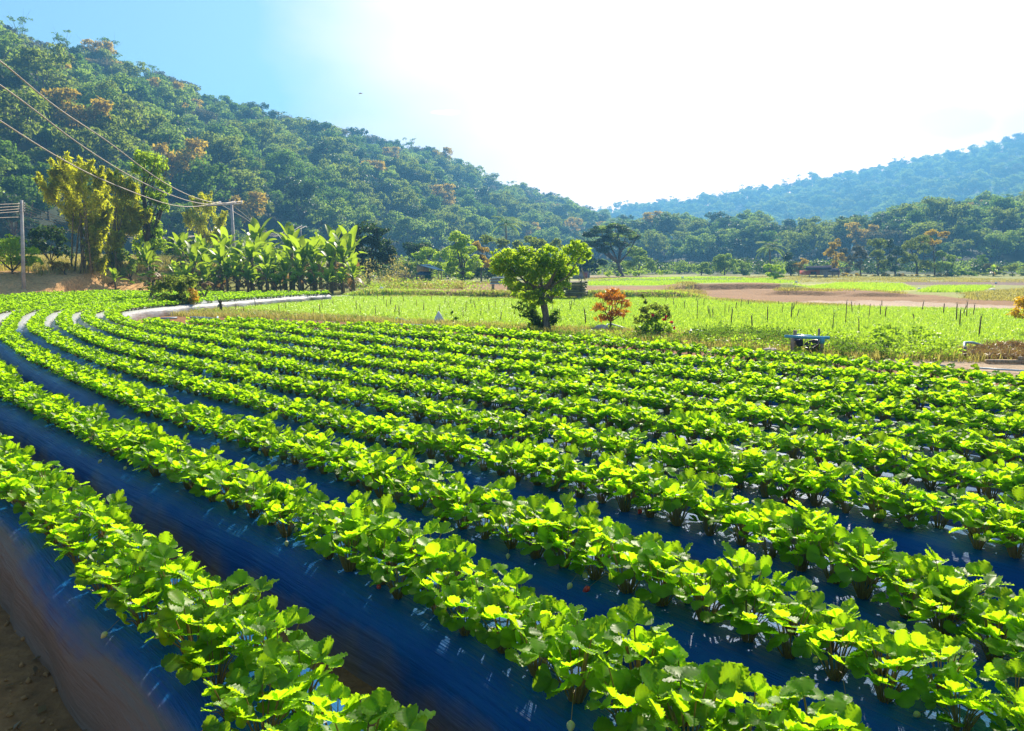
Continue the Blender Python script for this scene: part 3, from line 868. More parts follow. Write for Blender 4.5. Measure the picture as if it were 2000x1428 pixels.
for kind, mat, cnt in specs:
    FOREST[kind] = []
    for j in range(cnt):
        sd_n += 1
        rg = np.random.default_rng(sd_n)
        h = rg.uniform(7, 9.5); R = rg.uniform(2.7, 3.5)
        FOREST[kind].append(make_tree(sd_n, h, rand_blobs(sd_n, h, R, 8, .3), .42, mat, M_paleb if j % 2 else M_bark, cover=9, sub=9, r0=.14, th=.55, subr=.5, shell=.75))
# thin open trees of the skyline
FOREST['open'] = []
for j in range(3):
    rg = np.random.default_rng(60 + j); h = rg.uniform(8.5, 11)
    B = [(rg.uniform(-1.9, 1.9), rg.uniform(-1.9, 1.9), h * rg.uniform(.35, 1), rg.uniform(.6, 1.2), rg.uniform(.6, 1.2), .6) for _ in range(13)]
    FOREST['open'].append(make_tree(60 + j, h, B, .36, 'mid', M_bark, cover=4, sub=6, r0=.13, th=.45, subr=.5, shell=.8))
KLABEL = {'mid': 'green round crowned tree', 'olive': 'olive green tree', 'brown': 'brownish tree', 'yellow': 'yellow leaved tree', 'dark': 'dark green tree', 'pale': 'pale green tree', 'open': 'thin open crowned tree'}
FSRC = {}
def plant(kind, i, loc, rz, sc, label, group, cat='tree', name='forest_tree'):
    cr, tr = FOREST[kind][i % len(FOREST[kind])]
    o = empty(name, loc, rz, label, cat, group)
    o.scale = (sc, sc, sc * 1.0)
    c = link('crown', cr, o); t = link('trunk', tr, o)
    FSRC.setdefault((kind, i % len(FOREST[kind])), (c, t))
    return o
def scatter_hill(point, n_try, seed, mind, pxr, weights, size, sky_open=True, tmax=1.06, tp=.8):
    rng = np.random.default_rng(seed)
    out = []; cell = {}
    for _ in range(n_try):
        px = rng.uniform(*pxr); t = rng.uniform(0, 1) ** tp * tmax
        x, y, z = (float(v) for v in point(np.array(px), np.array(t)))
        g = (int(x // mind), int(y // mind))
        ok = True
        for a in (-1, 0, 1):
            for b in (-1, 0, 1):
                for (qx, qy) in cell.get((g[0] + a, g[1] + b), ()):
                    if (qx - x) ** 2 + (qy - y) ** 2 < mind * mind: ok = False
        if not ok: continue
        cell.setdefault(g, []).append((x, y))
        # kinds come in patches
        ks_, wv = zip(*weights(px, t))
        wv = np.array(wv, float)
        wv = wv * np.array([.3 + 1.7 * fnoise(x / 22 + 31 * i, y / 22 + 7 * i, 2) ** 2 * 2 for i in range(len(ks_))])
        kind = ks_[int(rng.choice(len(ks_), p=wv / wv.sum()))]
        if sky_open and t > .93 and rng.uniform() < .5: kind = 'open'
        s = size * rng.uniform(.7, 1.3) * (1.0 if t < .9 else .92)
        out.append((kind, int(rng.integers(0, 9)), x, y, z - .3, rng.uniform(0, 6.28), s, px, t))
    return out
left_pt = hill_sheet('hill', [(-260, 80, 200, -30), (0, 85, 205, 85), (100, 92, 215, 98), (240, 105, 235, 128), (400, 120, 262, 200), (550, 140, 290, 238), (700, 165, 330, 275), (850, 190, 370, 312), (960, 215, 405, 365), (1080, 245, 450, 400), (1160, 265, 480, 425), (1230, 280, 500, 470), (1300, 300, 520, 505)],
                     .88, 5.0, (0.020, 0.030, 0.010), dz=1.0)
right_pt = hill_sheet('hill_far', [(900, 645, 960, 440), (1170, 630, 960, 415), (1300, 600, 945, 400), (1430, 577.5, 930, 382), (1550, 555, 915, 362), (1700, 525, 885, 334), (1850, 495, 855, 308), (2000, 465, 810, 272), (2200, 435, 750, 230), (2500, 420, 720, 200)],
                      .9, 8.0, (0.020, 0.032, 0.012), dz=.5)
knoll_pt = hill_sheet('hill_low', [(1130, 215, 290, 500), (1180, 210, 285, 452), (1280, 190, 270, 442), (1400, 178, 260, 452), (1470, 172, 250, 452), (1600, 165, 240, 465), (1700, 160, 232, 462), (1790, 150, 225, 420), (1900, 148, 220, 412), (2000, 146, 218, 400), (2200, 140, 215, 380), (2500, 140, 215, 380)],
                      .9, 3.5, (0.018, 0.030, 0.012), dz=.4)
def wl(px, t):
    b = np.clip((t - .45) * 2, 0, 1)
    return [('mid', 1.5), ('olive', .7), ('brown', .03 + .40 * b), ('yellow', .10 if t < .75 else .04), ('dark', .9), ('pale', 1.0 * (1 - .6 * b))]
def wr(px, t): return [('mid', 1.2), ('olive', .5), ('brown', .06), ('dark', .6), ('pale', .8)]
def wk(px, t): return [('mid', 1.1), ('olive', .6), ('brown', .08), ('dark', 1.4), ('pale', .6), ('yellow', .03)]
T_left = scatter_hill(left_pt, 9000, 5, 4.3, (-170, 1230), wl, 1.15)
T_knoll = scatter_hill(knoll_pt, 3500, 6, 3.6, (1140, 2150), wk, .85, True)
T_right = scatter_hill(right_pt, 9000, 8, 8.7, (1000, 2200), wr, 1.75, True)
def biggest(T, n):
    k = sorted(T, key=lambda q: q[3] / q[6])
    k = [q for q in k if -20 < q[7] < 2020]
    ids = set(id(q) for q in k[:n]); return k[:n], [q for q in T if id(q) not in ids]
PLACE = {0: 'low on the left hill, left third', 1: 'low on the left hill, behind the banana grove', 2: 'on the left hill right of the banana grove'}
L_near, L_rest = biggest(T_left, 200)
K_near, K_rest = biggest(T_knoll, 90)
for (kind, i, x, y, z, rz, s, px, t) in L_near:
    where = 'at the left edge' if px < 110 else ('above the bamboo' if px < 340 else ('above the crossarm pole' if px < 510 else ('above the bananas' if px < 720 else ('above the hut' if px < 920 else 'above the centre tree'))))
    ht = 'at the foot of the left hill' if t < .2 else 'on the lower slope of the left hill'
    plant(kind, i, (x, y, z), rz, s, f'{KLABEL[kind]} {ht}, {where}', 'trees on the wooded left hill')
for (kind, i, x, y, z, rz, s, px, t) in K_near:
    where = 'left of the coconut palm' if px < 1480 else ('behind the red house' if px < 1700 else 'behind the tall tree row')
    plant(kind, i, (x, y, z), rz, s, f'{KLABEL[kind]} on the low rise {where}', 'trees on the low wooded rise')
FK = sorted(FSRC)
def mass(name, T, label):
    pts = []
    for (kind, i, x, y, z, rz, s, px, t) in T:
        key = (kind, i % len(FOREST[kind]))
        pts.append((x, y, z, rz, s, FK.index(key) if key in FK else 0))
    instance_object(name, pts, [FSRC[k] for k in FK], label, 'forest')
# ------------------------------------------------------------------ helpers for things placed by their foot in the photo
def foot(px, py, y0=6.0, y1=160.0):
    prev = None
    ys = np.arange(y0, y1, .25)
    pts = np.array([P(px, py, y) for y in ys])
    hh = ghoriz(pts[:, 0], pts[:, 1])
    below = np.where(pts[:, 2] <= hh)[0]
    i = below[0] if len(below) else len(ys) - 1
    return np.array([pts[i, 0], pts[i, 1], hh[i]])
def at(px, Y):
    """foot on the ground at distance Y below the photo column px"""
    x = XZ(px, Y, 0.5); return np.array([x, Y, H(x, Y)])
def bl(base, lst, depth=.5, seed=0):
    """photo blobs (px, py, r[, ry]) -> local blobs round the base"""
    rg = np.random.default_rng(seed); out = []
    for b in lst:
        px, py, r = b[:3]; ry = b[3] if len(b) > 3 else r
        Y = base[1]; k = Y / FP
        q = P(px, py, Y) - base
        out.append((q[0], q[1] + rg.uniform(-depth, depth) * r * k, q[2], r * k, r * k, ry * k))
    return out
def tree_at(name, label, cat, base, blobs, leaf, mat, seed, r0=.12, bark=None, cover=9, sub=12, th=.5, group=None, forks=None, extra=None, **kw):
    rg = np.random.default_rng(seed)
    o = empty(name, base, 0, label, cat, group)
    B = bl(base, blobs, .6, seed)
    cr, tr = MB(), MB()
    blobcloud(cr, B, leaf, rg, cover, sub, **kw)
    fk = [b[:3] for b in B] if forks is None else [tuple(P(a, b, base[1]) - base) for a, b in forks]
    limbs(tr, (0, 0, 0), fk, r0, rg, th)
    cr.build('crown', GREENS[mat], o); tr.build('trunk', bark or M_bark, o, True)
    if extra:
        for pn, m2, bl2, lf2, cv in extra:
            e = MB(); blobcloud(e, bl(base, bl2, .5, seed + 3), lf2, rg, cv, 8, **kw); e.build(pn, GREENS[m2], o)
    return o
def polytube(mb, pts, r, n=6):
    mb.tube(np.array(pts, float), r, n)

# ------------------------------------------------------------------ bamboo clumps and the vine covered tree
def bamboo(label, base, plumes, seed, culm_top, leaf=.24, cover=26, group='bamboo clumps on the earth bank'):
    rg = np.random.default_rng(seed)
    o = empty('bamboo_clump', base, 0, label, 'bamboo', group)
    B = bl(base, plumes, 1.0, seed)
    fo, cu = MB(), MB()
    cx_ = np.mean([b[0] for b in B])
    for b in B:
        c = np.array(b[:3]); r, rz = b[3], b[5]
        for j in range(9):
            a = rg.uniform(0, 6.28); out = np.array([math.cos(a), math.sin(a), 0]); out[0] += (c[0] - cx_) * .25
            p0 = c + out * r * .2 - [0, 0, rz * rg.uniform(.6, 1.1)]; p2 = c + out * r * rg.uniform(.7, 1.15) + [0, 0, rz * rg.uniform(-.1, 1.0)]; p1 = (p0 + p2) / 2 + [0, 0, rz * .45]
            t = rg.uniform(0, 1, 150)[:, None]
            q = (1 - t) ** 2 * p0 + 2 * t * (1 - t) * p1 + t * t * p2 + rg.normal(size=(150, 3)) * (r * .24 * (1.15 - t))
            leaves(fo, q, leaf, rg, out[None], .3, .5, .24, .55, np.clip(rg.uniform(.1, .9) + rg.uniform(-.25, .25, 150), 0, 1))
    k = base[1] / FP
    for i in range(18):
        b = B[int(rg.integers(0, len(B)))]
        s = np.array([rg.normal() * 12 * k, rg.normal() * 12 * k, -.1])
        e = np.array(b[:3]) + rg.normal(size=3) * b[3] * .4
        m = np.array([s[0] * .7 + e[0] * .25, s[1] * .7 + e[1] * .25, e[2] * .5])
        cu.tube([s, m, (m + e) / 2 + [0, 0, .15], e], [.045, .04, .028, .01], 5)
    fo.build('foliage', GREENS['bamboo'], o); cu.build('culms', M_culm, o, True)
    return o
b1 = foot(165, 531)
bamboo('tall golden green bamboo clump, leftmost, with bare dark culms at its foot', b1,
       [(110, 335, 24, 32), (100, 365, 20, 30), (135, 330, 24, 30), (165, 335, 24, 32), (190, 345, 18, 28), (120, 385, 24, 34), (155, 385, 28, 36), (190, 390, 26, 34), (140, 425, 20, 26), (180, 430, 24, 28), (195, 455, 18, 24), (205, 415, 14, 20), (170, 465, 16, 20), (183, 490, 14, 22), (190, 515, 12, 16)], 21, 300)
b2 = at(228, b1[1] + 3)
bamboo('feathery bamboo clump leaning right, between the leftmost bamboo and the vine covered tree', b2,
       [(222, 350, 18, 24), (245, 365, 20, 24), (268, 372, 14, 14), (235, 395, 24, 26), (262, 410, 20, 18), (280, 418, 10, 10), (225, 430, 22, 26), (252, 440, 18, 18), (235, 465, 18, 20), (222, 490, 14, 20), (215, 515, 12, 16)], 22, 330)
bb3 = at(402, 62)
bamboo('small bamboo clump rising behind the banana grove, left of the wooden power pole', bb3,
       [(385, 392, 14, 18), (405, 398, 16, 22), (375, 425, 14, 20), (400, 430, 20, 22), (425, 430, 14, 20), (395, 455, 18, 18), (420, 460, 14, 16)], 23, 372, .24, 24)
vt = at(292, b1[1] + 5)
tree_at('vine_covered_tree', 'tall narrow tree wrapped in bright green climbing vines, right of the bamboo', 'tree', vt,
        [(285, 312, 24, 20), (308, 322, 22, 22), (270, 330, 16, 18), (300, 350, 24, 22), (318, 372, 14, 20), (292, 385, 22, 24), (310, 405, 16, 22), (288, 420, 20, 22), (300, 450, 20, 22), (280, 470, 20, 20), (305, 485, 20, 20), (285, 505, 22, 18), (265, 495, 16, 18)],
        .19, 'bright', 24, .16, cover=13, th=.3)

# ------------------------------------------------------------------ banana plants
def banana_mesh(seed, nleaf=9, h=2.0, L_=1.5):
    rg = np.random.default_rng(seed)
    lf, st, dd = MB(), MB(), MB()
    st.tube([(0, 0, -.1), (.02, 0, h * .5), (rg.uniform(-.12, .12), rg.uniform(-.12, .12), h)], [.10, .08, .05], 8)
    def blade(mb, az, el, L, W, sag, z0, lv):
        n = 12; s = np.linspace(0, 1, n)
        ang = el - sag * s ** 1.3
        ds = L / (n - 1)
        r = np.concatenate([[0], np.cumsum(np.cos(ang[:-1]) * ds)]); z = np.concatenate([[0], np.cumsum(np.sin(ang[:-1]) * ds)])
        wv = W * np.clip(np.sin(np.clip((s - .10) / .92, 0, 1) * math.pi) ** .75, 0, 1) * .5 + .012
        c, sn = math.cos(az), math.sin(az)
        V = []; 
        for i in range(n):
            cx, cy, cz = c * r[i], sn * r[i], z0 + z[i]
            fold = wv[i] * (.35 + .25 * s[i]) * (1 if el - sag * s[i] > 0 else .9)
            for sg in (-1, 0, 1):
                tear = rg.uniform(-.10, .10) * wv[i] if sg else 0
                V.append((cx - sn * sg * (wv[i] + tear), cy + c * sg * (wv[i] + tear), cz + (fold if sg else 0) * (1 if mb is lf else -1)))
        F = []
        for i in range(n - 1):
            a = i * 3
            if not (mb is lf and rg.uniform() < .06): F.append((a, a + 1, a + 4, a + 3))
            if not (mb is lf and rg.uniform() < .06): F.append((a + 1, a + 2, a + 5, a + 4))
        mb.add(V, F, None, lv)
    for i in range(nleaf):
        f = i / nleaf
        blade(lf, i * 2.4 + rg.uniform(-.4, .4), 1.05 + .45 * (1 - f) - f * .35 + rg.uniform(-.2, .2), L_ * rg.uniform(.65, 1.1), .36 * rg.uniform(.8, 1.15), .25 + f * 1.4 * rg.uniform(.6, 1.2), h * rg.uniform(.62, 1.0), rg.uniform(0, 1))
    for i in range(4):
        blade(dd, rg.uniform(0, 6.28), .1, L_ * .7, .22, 1.6, h * rg.uniform(.6, .85), rg.uniform(0, 1))
    return lf.mesh('leaves', GREENS['banana']), st.mesh('pseudostem', M_pstem, True), dd.mesh('dead_leaves', GREENS['dead'])
BAN = [banana_mesh(700 + i, n_, h_, l_) for i, (n_, h_, l_) in enumerate([(13, 1.7, 1.35), (12, 1.4, 1.3), (14, 1.9, 1.35), (11, .9, 1.2), (13, 1.5, 1.35)])]
def banana(i, loc, rz, sc, label, group='banana plants in the grove'):
    o = empty('banana_plant', loc, rz, label, 'banana plant', group); o.scale = (sc,) * 3
    m = BAN[i % 5]
    link('leaves', m[0], o); link('pseudostem', m[1], o); link('dead_leaves', m[2], o)
    return o
rg = np.random.default_rng(44)
ordw = ['leftmost', 'second', 'third', 'fourth', 'fifth', 'sixth', 'seventh', 'eighth', 'ninth', 'tenth', 'eleventh', 'twelfth', 'thirteenth']
front = [(352, .95), (378, 1.05), (405, 1.05), (432, 1.05), (462, 1.1), (492, 1.25), (524, 1.4), (556, 1.42), (586, 1.3), (614, 1.25), (642, 1.25), (668, 1.2), (690, 1.12)]
for i, (px, s) in enumerate(front):
    b = at(px + rg.uniform(-4, 4), 44.5 + rg.uniform(-.8, .8))
    banana(int(rg.integers(0, 5)), b, rg.uniform(0, 6.28), s * .92 * rg.uniform(.86, 1.1), f'{ordw[i]} banana plant from the left in the front line of the grove' if i else 'leftmost banana plant in the front line of the grove')
for r_, Y in enumerate((47.5, 50.5)):
    for i, px in enumerate(range(360 + 8 * r_, 690, 36)):
        b = at(px + rg.uniform(-8, 8), Y + rg.uniform(-1, 1))
        s = np.interp(px, [350, 470, 530, 690], [1.1, 1.2, 1.62, 1.3])
        banana(int(rg.integers(0, 5)), b, rg.uniform(0, 6.28), s * .93 * rg.uniform(.9, 1.1), ('banana plant in the middle line of the grove, only its upper leaves showing' if r_ == 0 else 'banana plant in the back line of the grove, leaf tips above the others'), 'banana plants in the middle line of the grove' if r_ == 0 else 'banana plants in the back line of the grove')
for i, px in enumerate(range(348, 704, 17)):
    banana(3 if i % 2 else 1, at(px + rg.uniform(-6, 6), 43.2 + rg.uniform(-.6, .6)), rg.uniform(0, 6.28), rg.uniform(.5, .95), 'young banana sucker low at the foot of the grove front', 'young banana suckers at the grove foot')
banana(2, foot(292, 574, 20), 1.0, .95, 'lone banana plant standing left of the grove above the papaya tree', None)
banana(3, foot(226, 566, 20), 2.0, .62, 'small young banana plant on the earth bank below the bamboo', None)
banana(3, at(1940, 92), 2.0, .75, 'tiny banana plant at the far right in front of the reddish slope', None)

# ------------------------------------------------------------------ shrubs and trees near the left bank
for (px, py, rs, mat, lab, s_) in [
    (25, 535, [(0, 482, 30, 24), (30, 485, 30, 24), (58, 498, 22, 18), (5, 508, 32, 18), (42, 512, 28, 14), (70, 512, 14, 10), (-30, 495, 34, 26)], 'bright', 'bright green bush at the left edge on top of the earth bank', 31),
    (100, 520, [(80, 468, 24, 20), (105, 460, 26, 22), (125, 475, 18, 18), (92, 492, 28, 18), (120, 495, 20, 16), (65, 478, 18, 18)], 'dark', 'dark green bush between the concrete pole and the bamboo', 32),
    (128, 538, [(112, 516, 14, 8), (128, 522, 14, 9), (102, 522, 10, 7)], 'yellow', 'low yellowish shrub on the bank left of the bamboo foot', 33),
    (255, 552, [(245, 505, 18, 22), (262, 520, 16, 18), (250, 535, 18, 12)], 'pale', 'pale bush between the bamboo and the lone banana', 34),
    (345, 530, [(345, 470, 24, 14), (372, 475, 22, 14), (390, 480, 18, 12), (330, 490, 20, 16), (360, 495, 28, 18)], 'dark', 'dark vine covered hump behind the left end of the banana grove', 35)]:
    b = foot(px, py) if px < 300 else at(px, 56)
    tree_at('shrub', lab, 'shrub', b, rs, .20, mat, s_, .05, cover=8, th=.15)
# papaya tree with two props
pb = foot(287, 600, 10)
o = empty('papaya_tree', pb, 0, 'leaning papaya tree with lobed dark leaves at the end of the white film edge', 'tree')
rg = np.random.default_rng(5)
tr = MB(); top = P(300, 548, pb[1]) - pb
tr.tube([(0, 0, -.1), top * .5 + [0.05, 0, .05], top], [.07, .055, .05], 7); tr.build('trunk', M_bark, o, True)
lf = MB(); stm = MB()
for i in range(34):
    az = rg.uniform(0, 6.28); el = rg.uniform(-.6, 1.1); L_ = rg.uniform(.4, .85)
    d = np.array([math.cos(az) * math.cos(el), math.sin(az) * math.cos(el), math.sin(el)])
    e = top + d * L_ + [0, 0, -.05]
    stm.tube([top, top + d * L_ * .5 + [0, 0, .05], e], [.012, .01, .006], 4)
    for j in range(7):
        a = (j - 3) * .42
        dd = np.array([math.cos(az + a) * .95, math.sin(az + a) * .95, -.3 + rg.uniform(-.1, .1)])
        c = e + dd * .11
        leaves(lf, c[None], .26, rg, None, 2.0, 0, .38, .1, np.array([rg.uniform(0, 1)]), .1)
lf.build('leaves', GREENS['mid'], o); stm.build('leaf_stalks', M_stalk, o, True)
for i, (a, b, c, d) in enumerate([(266, 609, 293, 583), (277, 610, 303, 578)]):
    mb = MB(); s = G(a, b); e = P(c, d, s[1] + .2)
    mb.tube([s - [0, 0, .1], (s + e) / 2, e], [.035, .032, .03], 6)
    tag(mb.build('wooden_prop', M_wood, None, True), ('thin' if i == 0 else 'thick') + ' slanting wooden prop under the papaya tree', 'prop', 'props under the papaya tree')
b = foot(366, 611, 10)
tree_at('shrub', 'round leafy bush with golden right side beside the leaning papaya', 'shrub', b, [(318, 562, 22, 18), (340, 550, 22, 16), (345, 568, 26, 20), (328, 584, 26, 18), (362, 556, 20, 18), (355, 588, 24, 16), (340, 600, 26, 10)], .11, 'olive', 36, .05,
        cover=10, th=.3, forks=[(340, 575), (360, 580), (372, 585)], extra=[('golden_foliage', 'gold', [(374, 575, 13, 14), (370, 592, 14, 12), (382, 585, 8, 12)], .08, 10)])
b = foot(402, 599, 10)
tree_at('pruned_tree', 'small bare pruned tree with tufts of leaves beside the concrete blocks', 'tree', b, [(388, 565, 7, 6), (402, 568, 7, 6), (395, 575, 6, 5), (408, 562, 5, 5)], .07, 'olive', 37, .04, cover=7, sub=6, th=.6)
mb = MB(); bb = foot(404, 606, 10); mb.box(bb + [0, 0, .10], (.12, .14, .34), .1); tag(mb.build('concrete_stub', M_conc), 'short upright concrete stub left of the flat block', 'concrete block')
mb = MB(); bb = foot(424, 606, 10); mb.box(bb + [0, 0, .10], (.30, .16, .16), -.1); mb.box(bb + [0, 0, .20], (.50, .20, .04), -.1); tag(mb.build('concrete_block', M_conc), 'flat grey concrete block lying near the pruned tree', 'concrete block')
b = foot(431, 612, 10)
mb = MB(); mb.tube([(0, 0, -.1), (.02, 0, .2), (0, 0, .42)], [.06, .05, .045], 7)
for a in range(5): mb.tube([(0, 0, .3), (.12 * math.cos(a * 1.3), .1 * math.sin(a * 1.3), .5)], [.02, .006], 4)
o = mb.build('tree_stump', M_bark, None, True); o.location = tuple(b); tag(o, 'short dead tree stump with twigs at the field corner', 'stump')
# plank lying on the path edge
mb = MB(); s, e = G(236, 607, .08), G(348, 603, .08); c = (s + e) / 2; v = e - s
mb.box(c, (np.linalg.norm(v[:2]), .16, .07), math.atan2(v[1], v[0])); 
tag(mb.build('timber_plank', M_wood), 'long dark timber plank lying in front of the papaya tree', 'plank')

# ------------------------------------------------------------------ the tree in the middle of the verge
b = foot(1068, 648, 10)
MT = b.copy()
rg = np.random.default_rng(70)
o = empty('verge_tree', b, 0, 'bushy bright green tree with thick leaning trunk on the verge, centre', 'tree')
BL = bl(b, [(985, 500, 26, 20), (972, 515, 18, 16), (1010, 508, 24, 20), (1035, 520, 26, 22), (1060, 508, 24, 18), (1080, 520, 24, 22), (1100, 508, 22, 20), (1118, 492, 22, 16), (1138, 488, 16, 14), (1125, 480, 14, 12), (1148, 500, 10, 12), (1010, 540, 28, 20), (1050, 545, 30, 24), (1085, 550, 26, 22), (1110, 530, 22, 18), (1015, 562, 24, 14), (1055, 572, 24, 16), (1000, 552, 20, 14), (1085, 575, 18, 13), (1030, 583, 22, 13), (1062, 588, 20, 10), (1045, 530, 40, 26), (1090, 540, 34, 24), (1005, 525, 30, 22), (1130, 505, 20, 18), (1045, 496, 24, 14), (1072, 492, 20, 12), (1020, 492, 20, 12), (1015, 578, 22, 13), (1045, 596, 16, 10), (1100, 560, 18, 12), (980, 530, 22, 16)], .9, 71)
cr = MB(); blobcloud(cr, BL, .125, rg, 14, 13, narrow=.42, droop=.35, up=.5, subr=.45)
cr.build('crown', GREENS['bright'], o)
tr = MB()
fk = P(1060, 585, b[1]) - b
tr.tube([(.02, 0, -.15), (.0, 0, .05), P(1066, 615, b[1]) - b, fk, P(1056, 560, b[1]) - b], [.17, .11, .085, .09, .07], 9)
for a, c_, r in [(1000, 540, .06), (1030, 515, .06), (1090, 520, .075), (1125, 495, .05), (985, 510, .04), (1060, 510, .05), (1140, 490, .03), (1010, 560, .04)]:
    e = P(a, c_, b[1]) - b + [0, rg.uniform(-.3, .3), 0]
    tr.tube([fk + [0, 0, .2], (fk + e) / 2 + rg.normal(size=3) * .04, e], [r, r * .7, r * .3], 6)
tr.tube([P(1072, 590, b[1]) - b, P(1082, 572, b[1]) - b], [.07, .05], 6)
tr.build('trunk', M_paleb, o, True)
# shoots with long divided leaves at its foot
sh, ss = MB(), MB()
for (x0, y0, x1, y1) in [(1062, 635, 1003, 598), (1062, 640, 1022, 612), (1058, 645, 1035, 585), (1060, 640, 1040, 605), (1065, 640, 1032, 632), (1070, 640, 1090, 620), (1058, 625, 1012, 590), (1070, 632, 1088, 606)]:
    s, e = P(x0, y0, b[1]) - b, P(x1, y1, b[1]) - b; e[1] += rg.uniform(-.3, .3)
    m = (s + e) / 2 + [0, 0, .06]
    ss.tube([s, m, e], [.012, .009, .004], 4)
    for t in np.linspace(.15, 1, 30):
        c = (1 - t) ** 2 * s + 2 * t * (1 - t) * m + t * t * e
        leaves(sh, c[None] + rg.normal(size=(4, 3)) * [.05, .05, .03] - [0, 0, .02], .11, rg, None, 1.0, 0, .4, .5)
sh.build('foot_shoots', GREENS['mid'], o); ss.build('shoot_stems', M_bark, o, True)

# ------------------------------------------------------------------ ornamental shrubs on the verge
b = foot(1191, 645, 10)
tree_at('red_shrub', 'orange and dark red leaved shrub on thin stems right of the centre tree', 'shrub', b,
        [(1195, 570, 16, 10), (1175, 582, 16, 12), (1213, 580, 16, 12), (1192, 590, 20, 14), (1170, 602, 14, 12), (1222, 595, 12, 12), (1200, 612, 16, 12), (1178, 622, 16, 10), (1215, 612, 12, 10)], .13, 'orange', 81, .03,
        cover=26, th=.35, narrow=.20, up=.1, outw=.2, droop=-.5)
b = foot(1275, 660, 10)
o = tree_at('rose_bush', 'tall rose bush with red blooms and bronze young leaves beside the red shrub', 'shrub', b,
        [(1270, 640, 24, 16), (1295, 640, 22, 16), (1255, 645, 16, 12), (1285, 622, 18, 12), (1310, 645, 12, 12), (1282, 655, 26, 12)], .085, 'weed', 82, .03, cover=10, th=.15,
        extra=[('bronze_foliage', 'olive', [(1255, 610, 18, 13), (1275, 604, 20, 12), (1298, 606, 14, 12), (1245, 625, 13, 12), (1302, 618, 13, 12), (1272, 622, 24, 14), (1260, 590, 4, 6), (1256, 580, 4, 5)], .07, 8)])
rg = np.random.default_rng(9)
for (px, py) in [(1300, 621), (1297, 625), (1276, 616), (1312, 630), (1318, 640)]:
    c = P(px, py, b[1] - .3) - b
    q = MB()
    leaves(q, c[None] + rg.normal(size=(14, 3)) * .018, .05, rng, unit(rg.normal(size=(14, 3))), .3, 1, .8, 0)
    q.build('rose_flower', GREENS['redpetal'], o)
b = foot(2012, 655, 10)
tree_at('golden_shrub', 'round golden yellow shrub cut by the right edge of the picture', 'shrub', b, [(2005, 600, 26, 20), (2030, 595, 28, 22), (1992, 615, 18, 14), (1996, 588, 18, 12), (2025, 620, 26, 14)], .09, 'gold', 83, .04, cover=15, sub=16, narrow=.3, up=.2)
b = foot(886, 636, 10)
tree_at('weed_sprout', 'dark green sprout standing just right of the white sack', 'plant', b, [(884, 612, 5, 5), (887, 622, 7, 6), (882, 630, 6, 5)], .07, 'mid', 84, .01, cover=8, sub=5, th=.3)

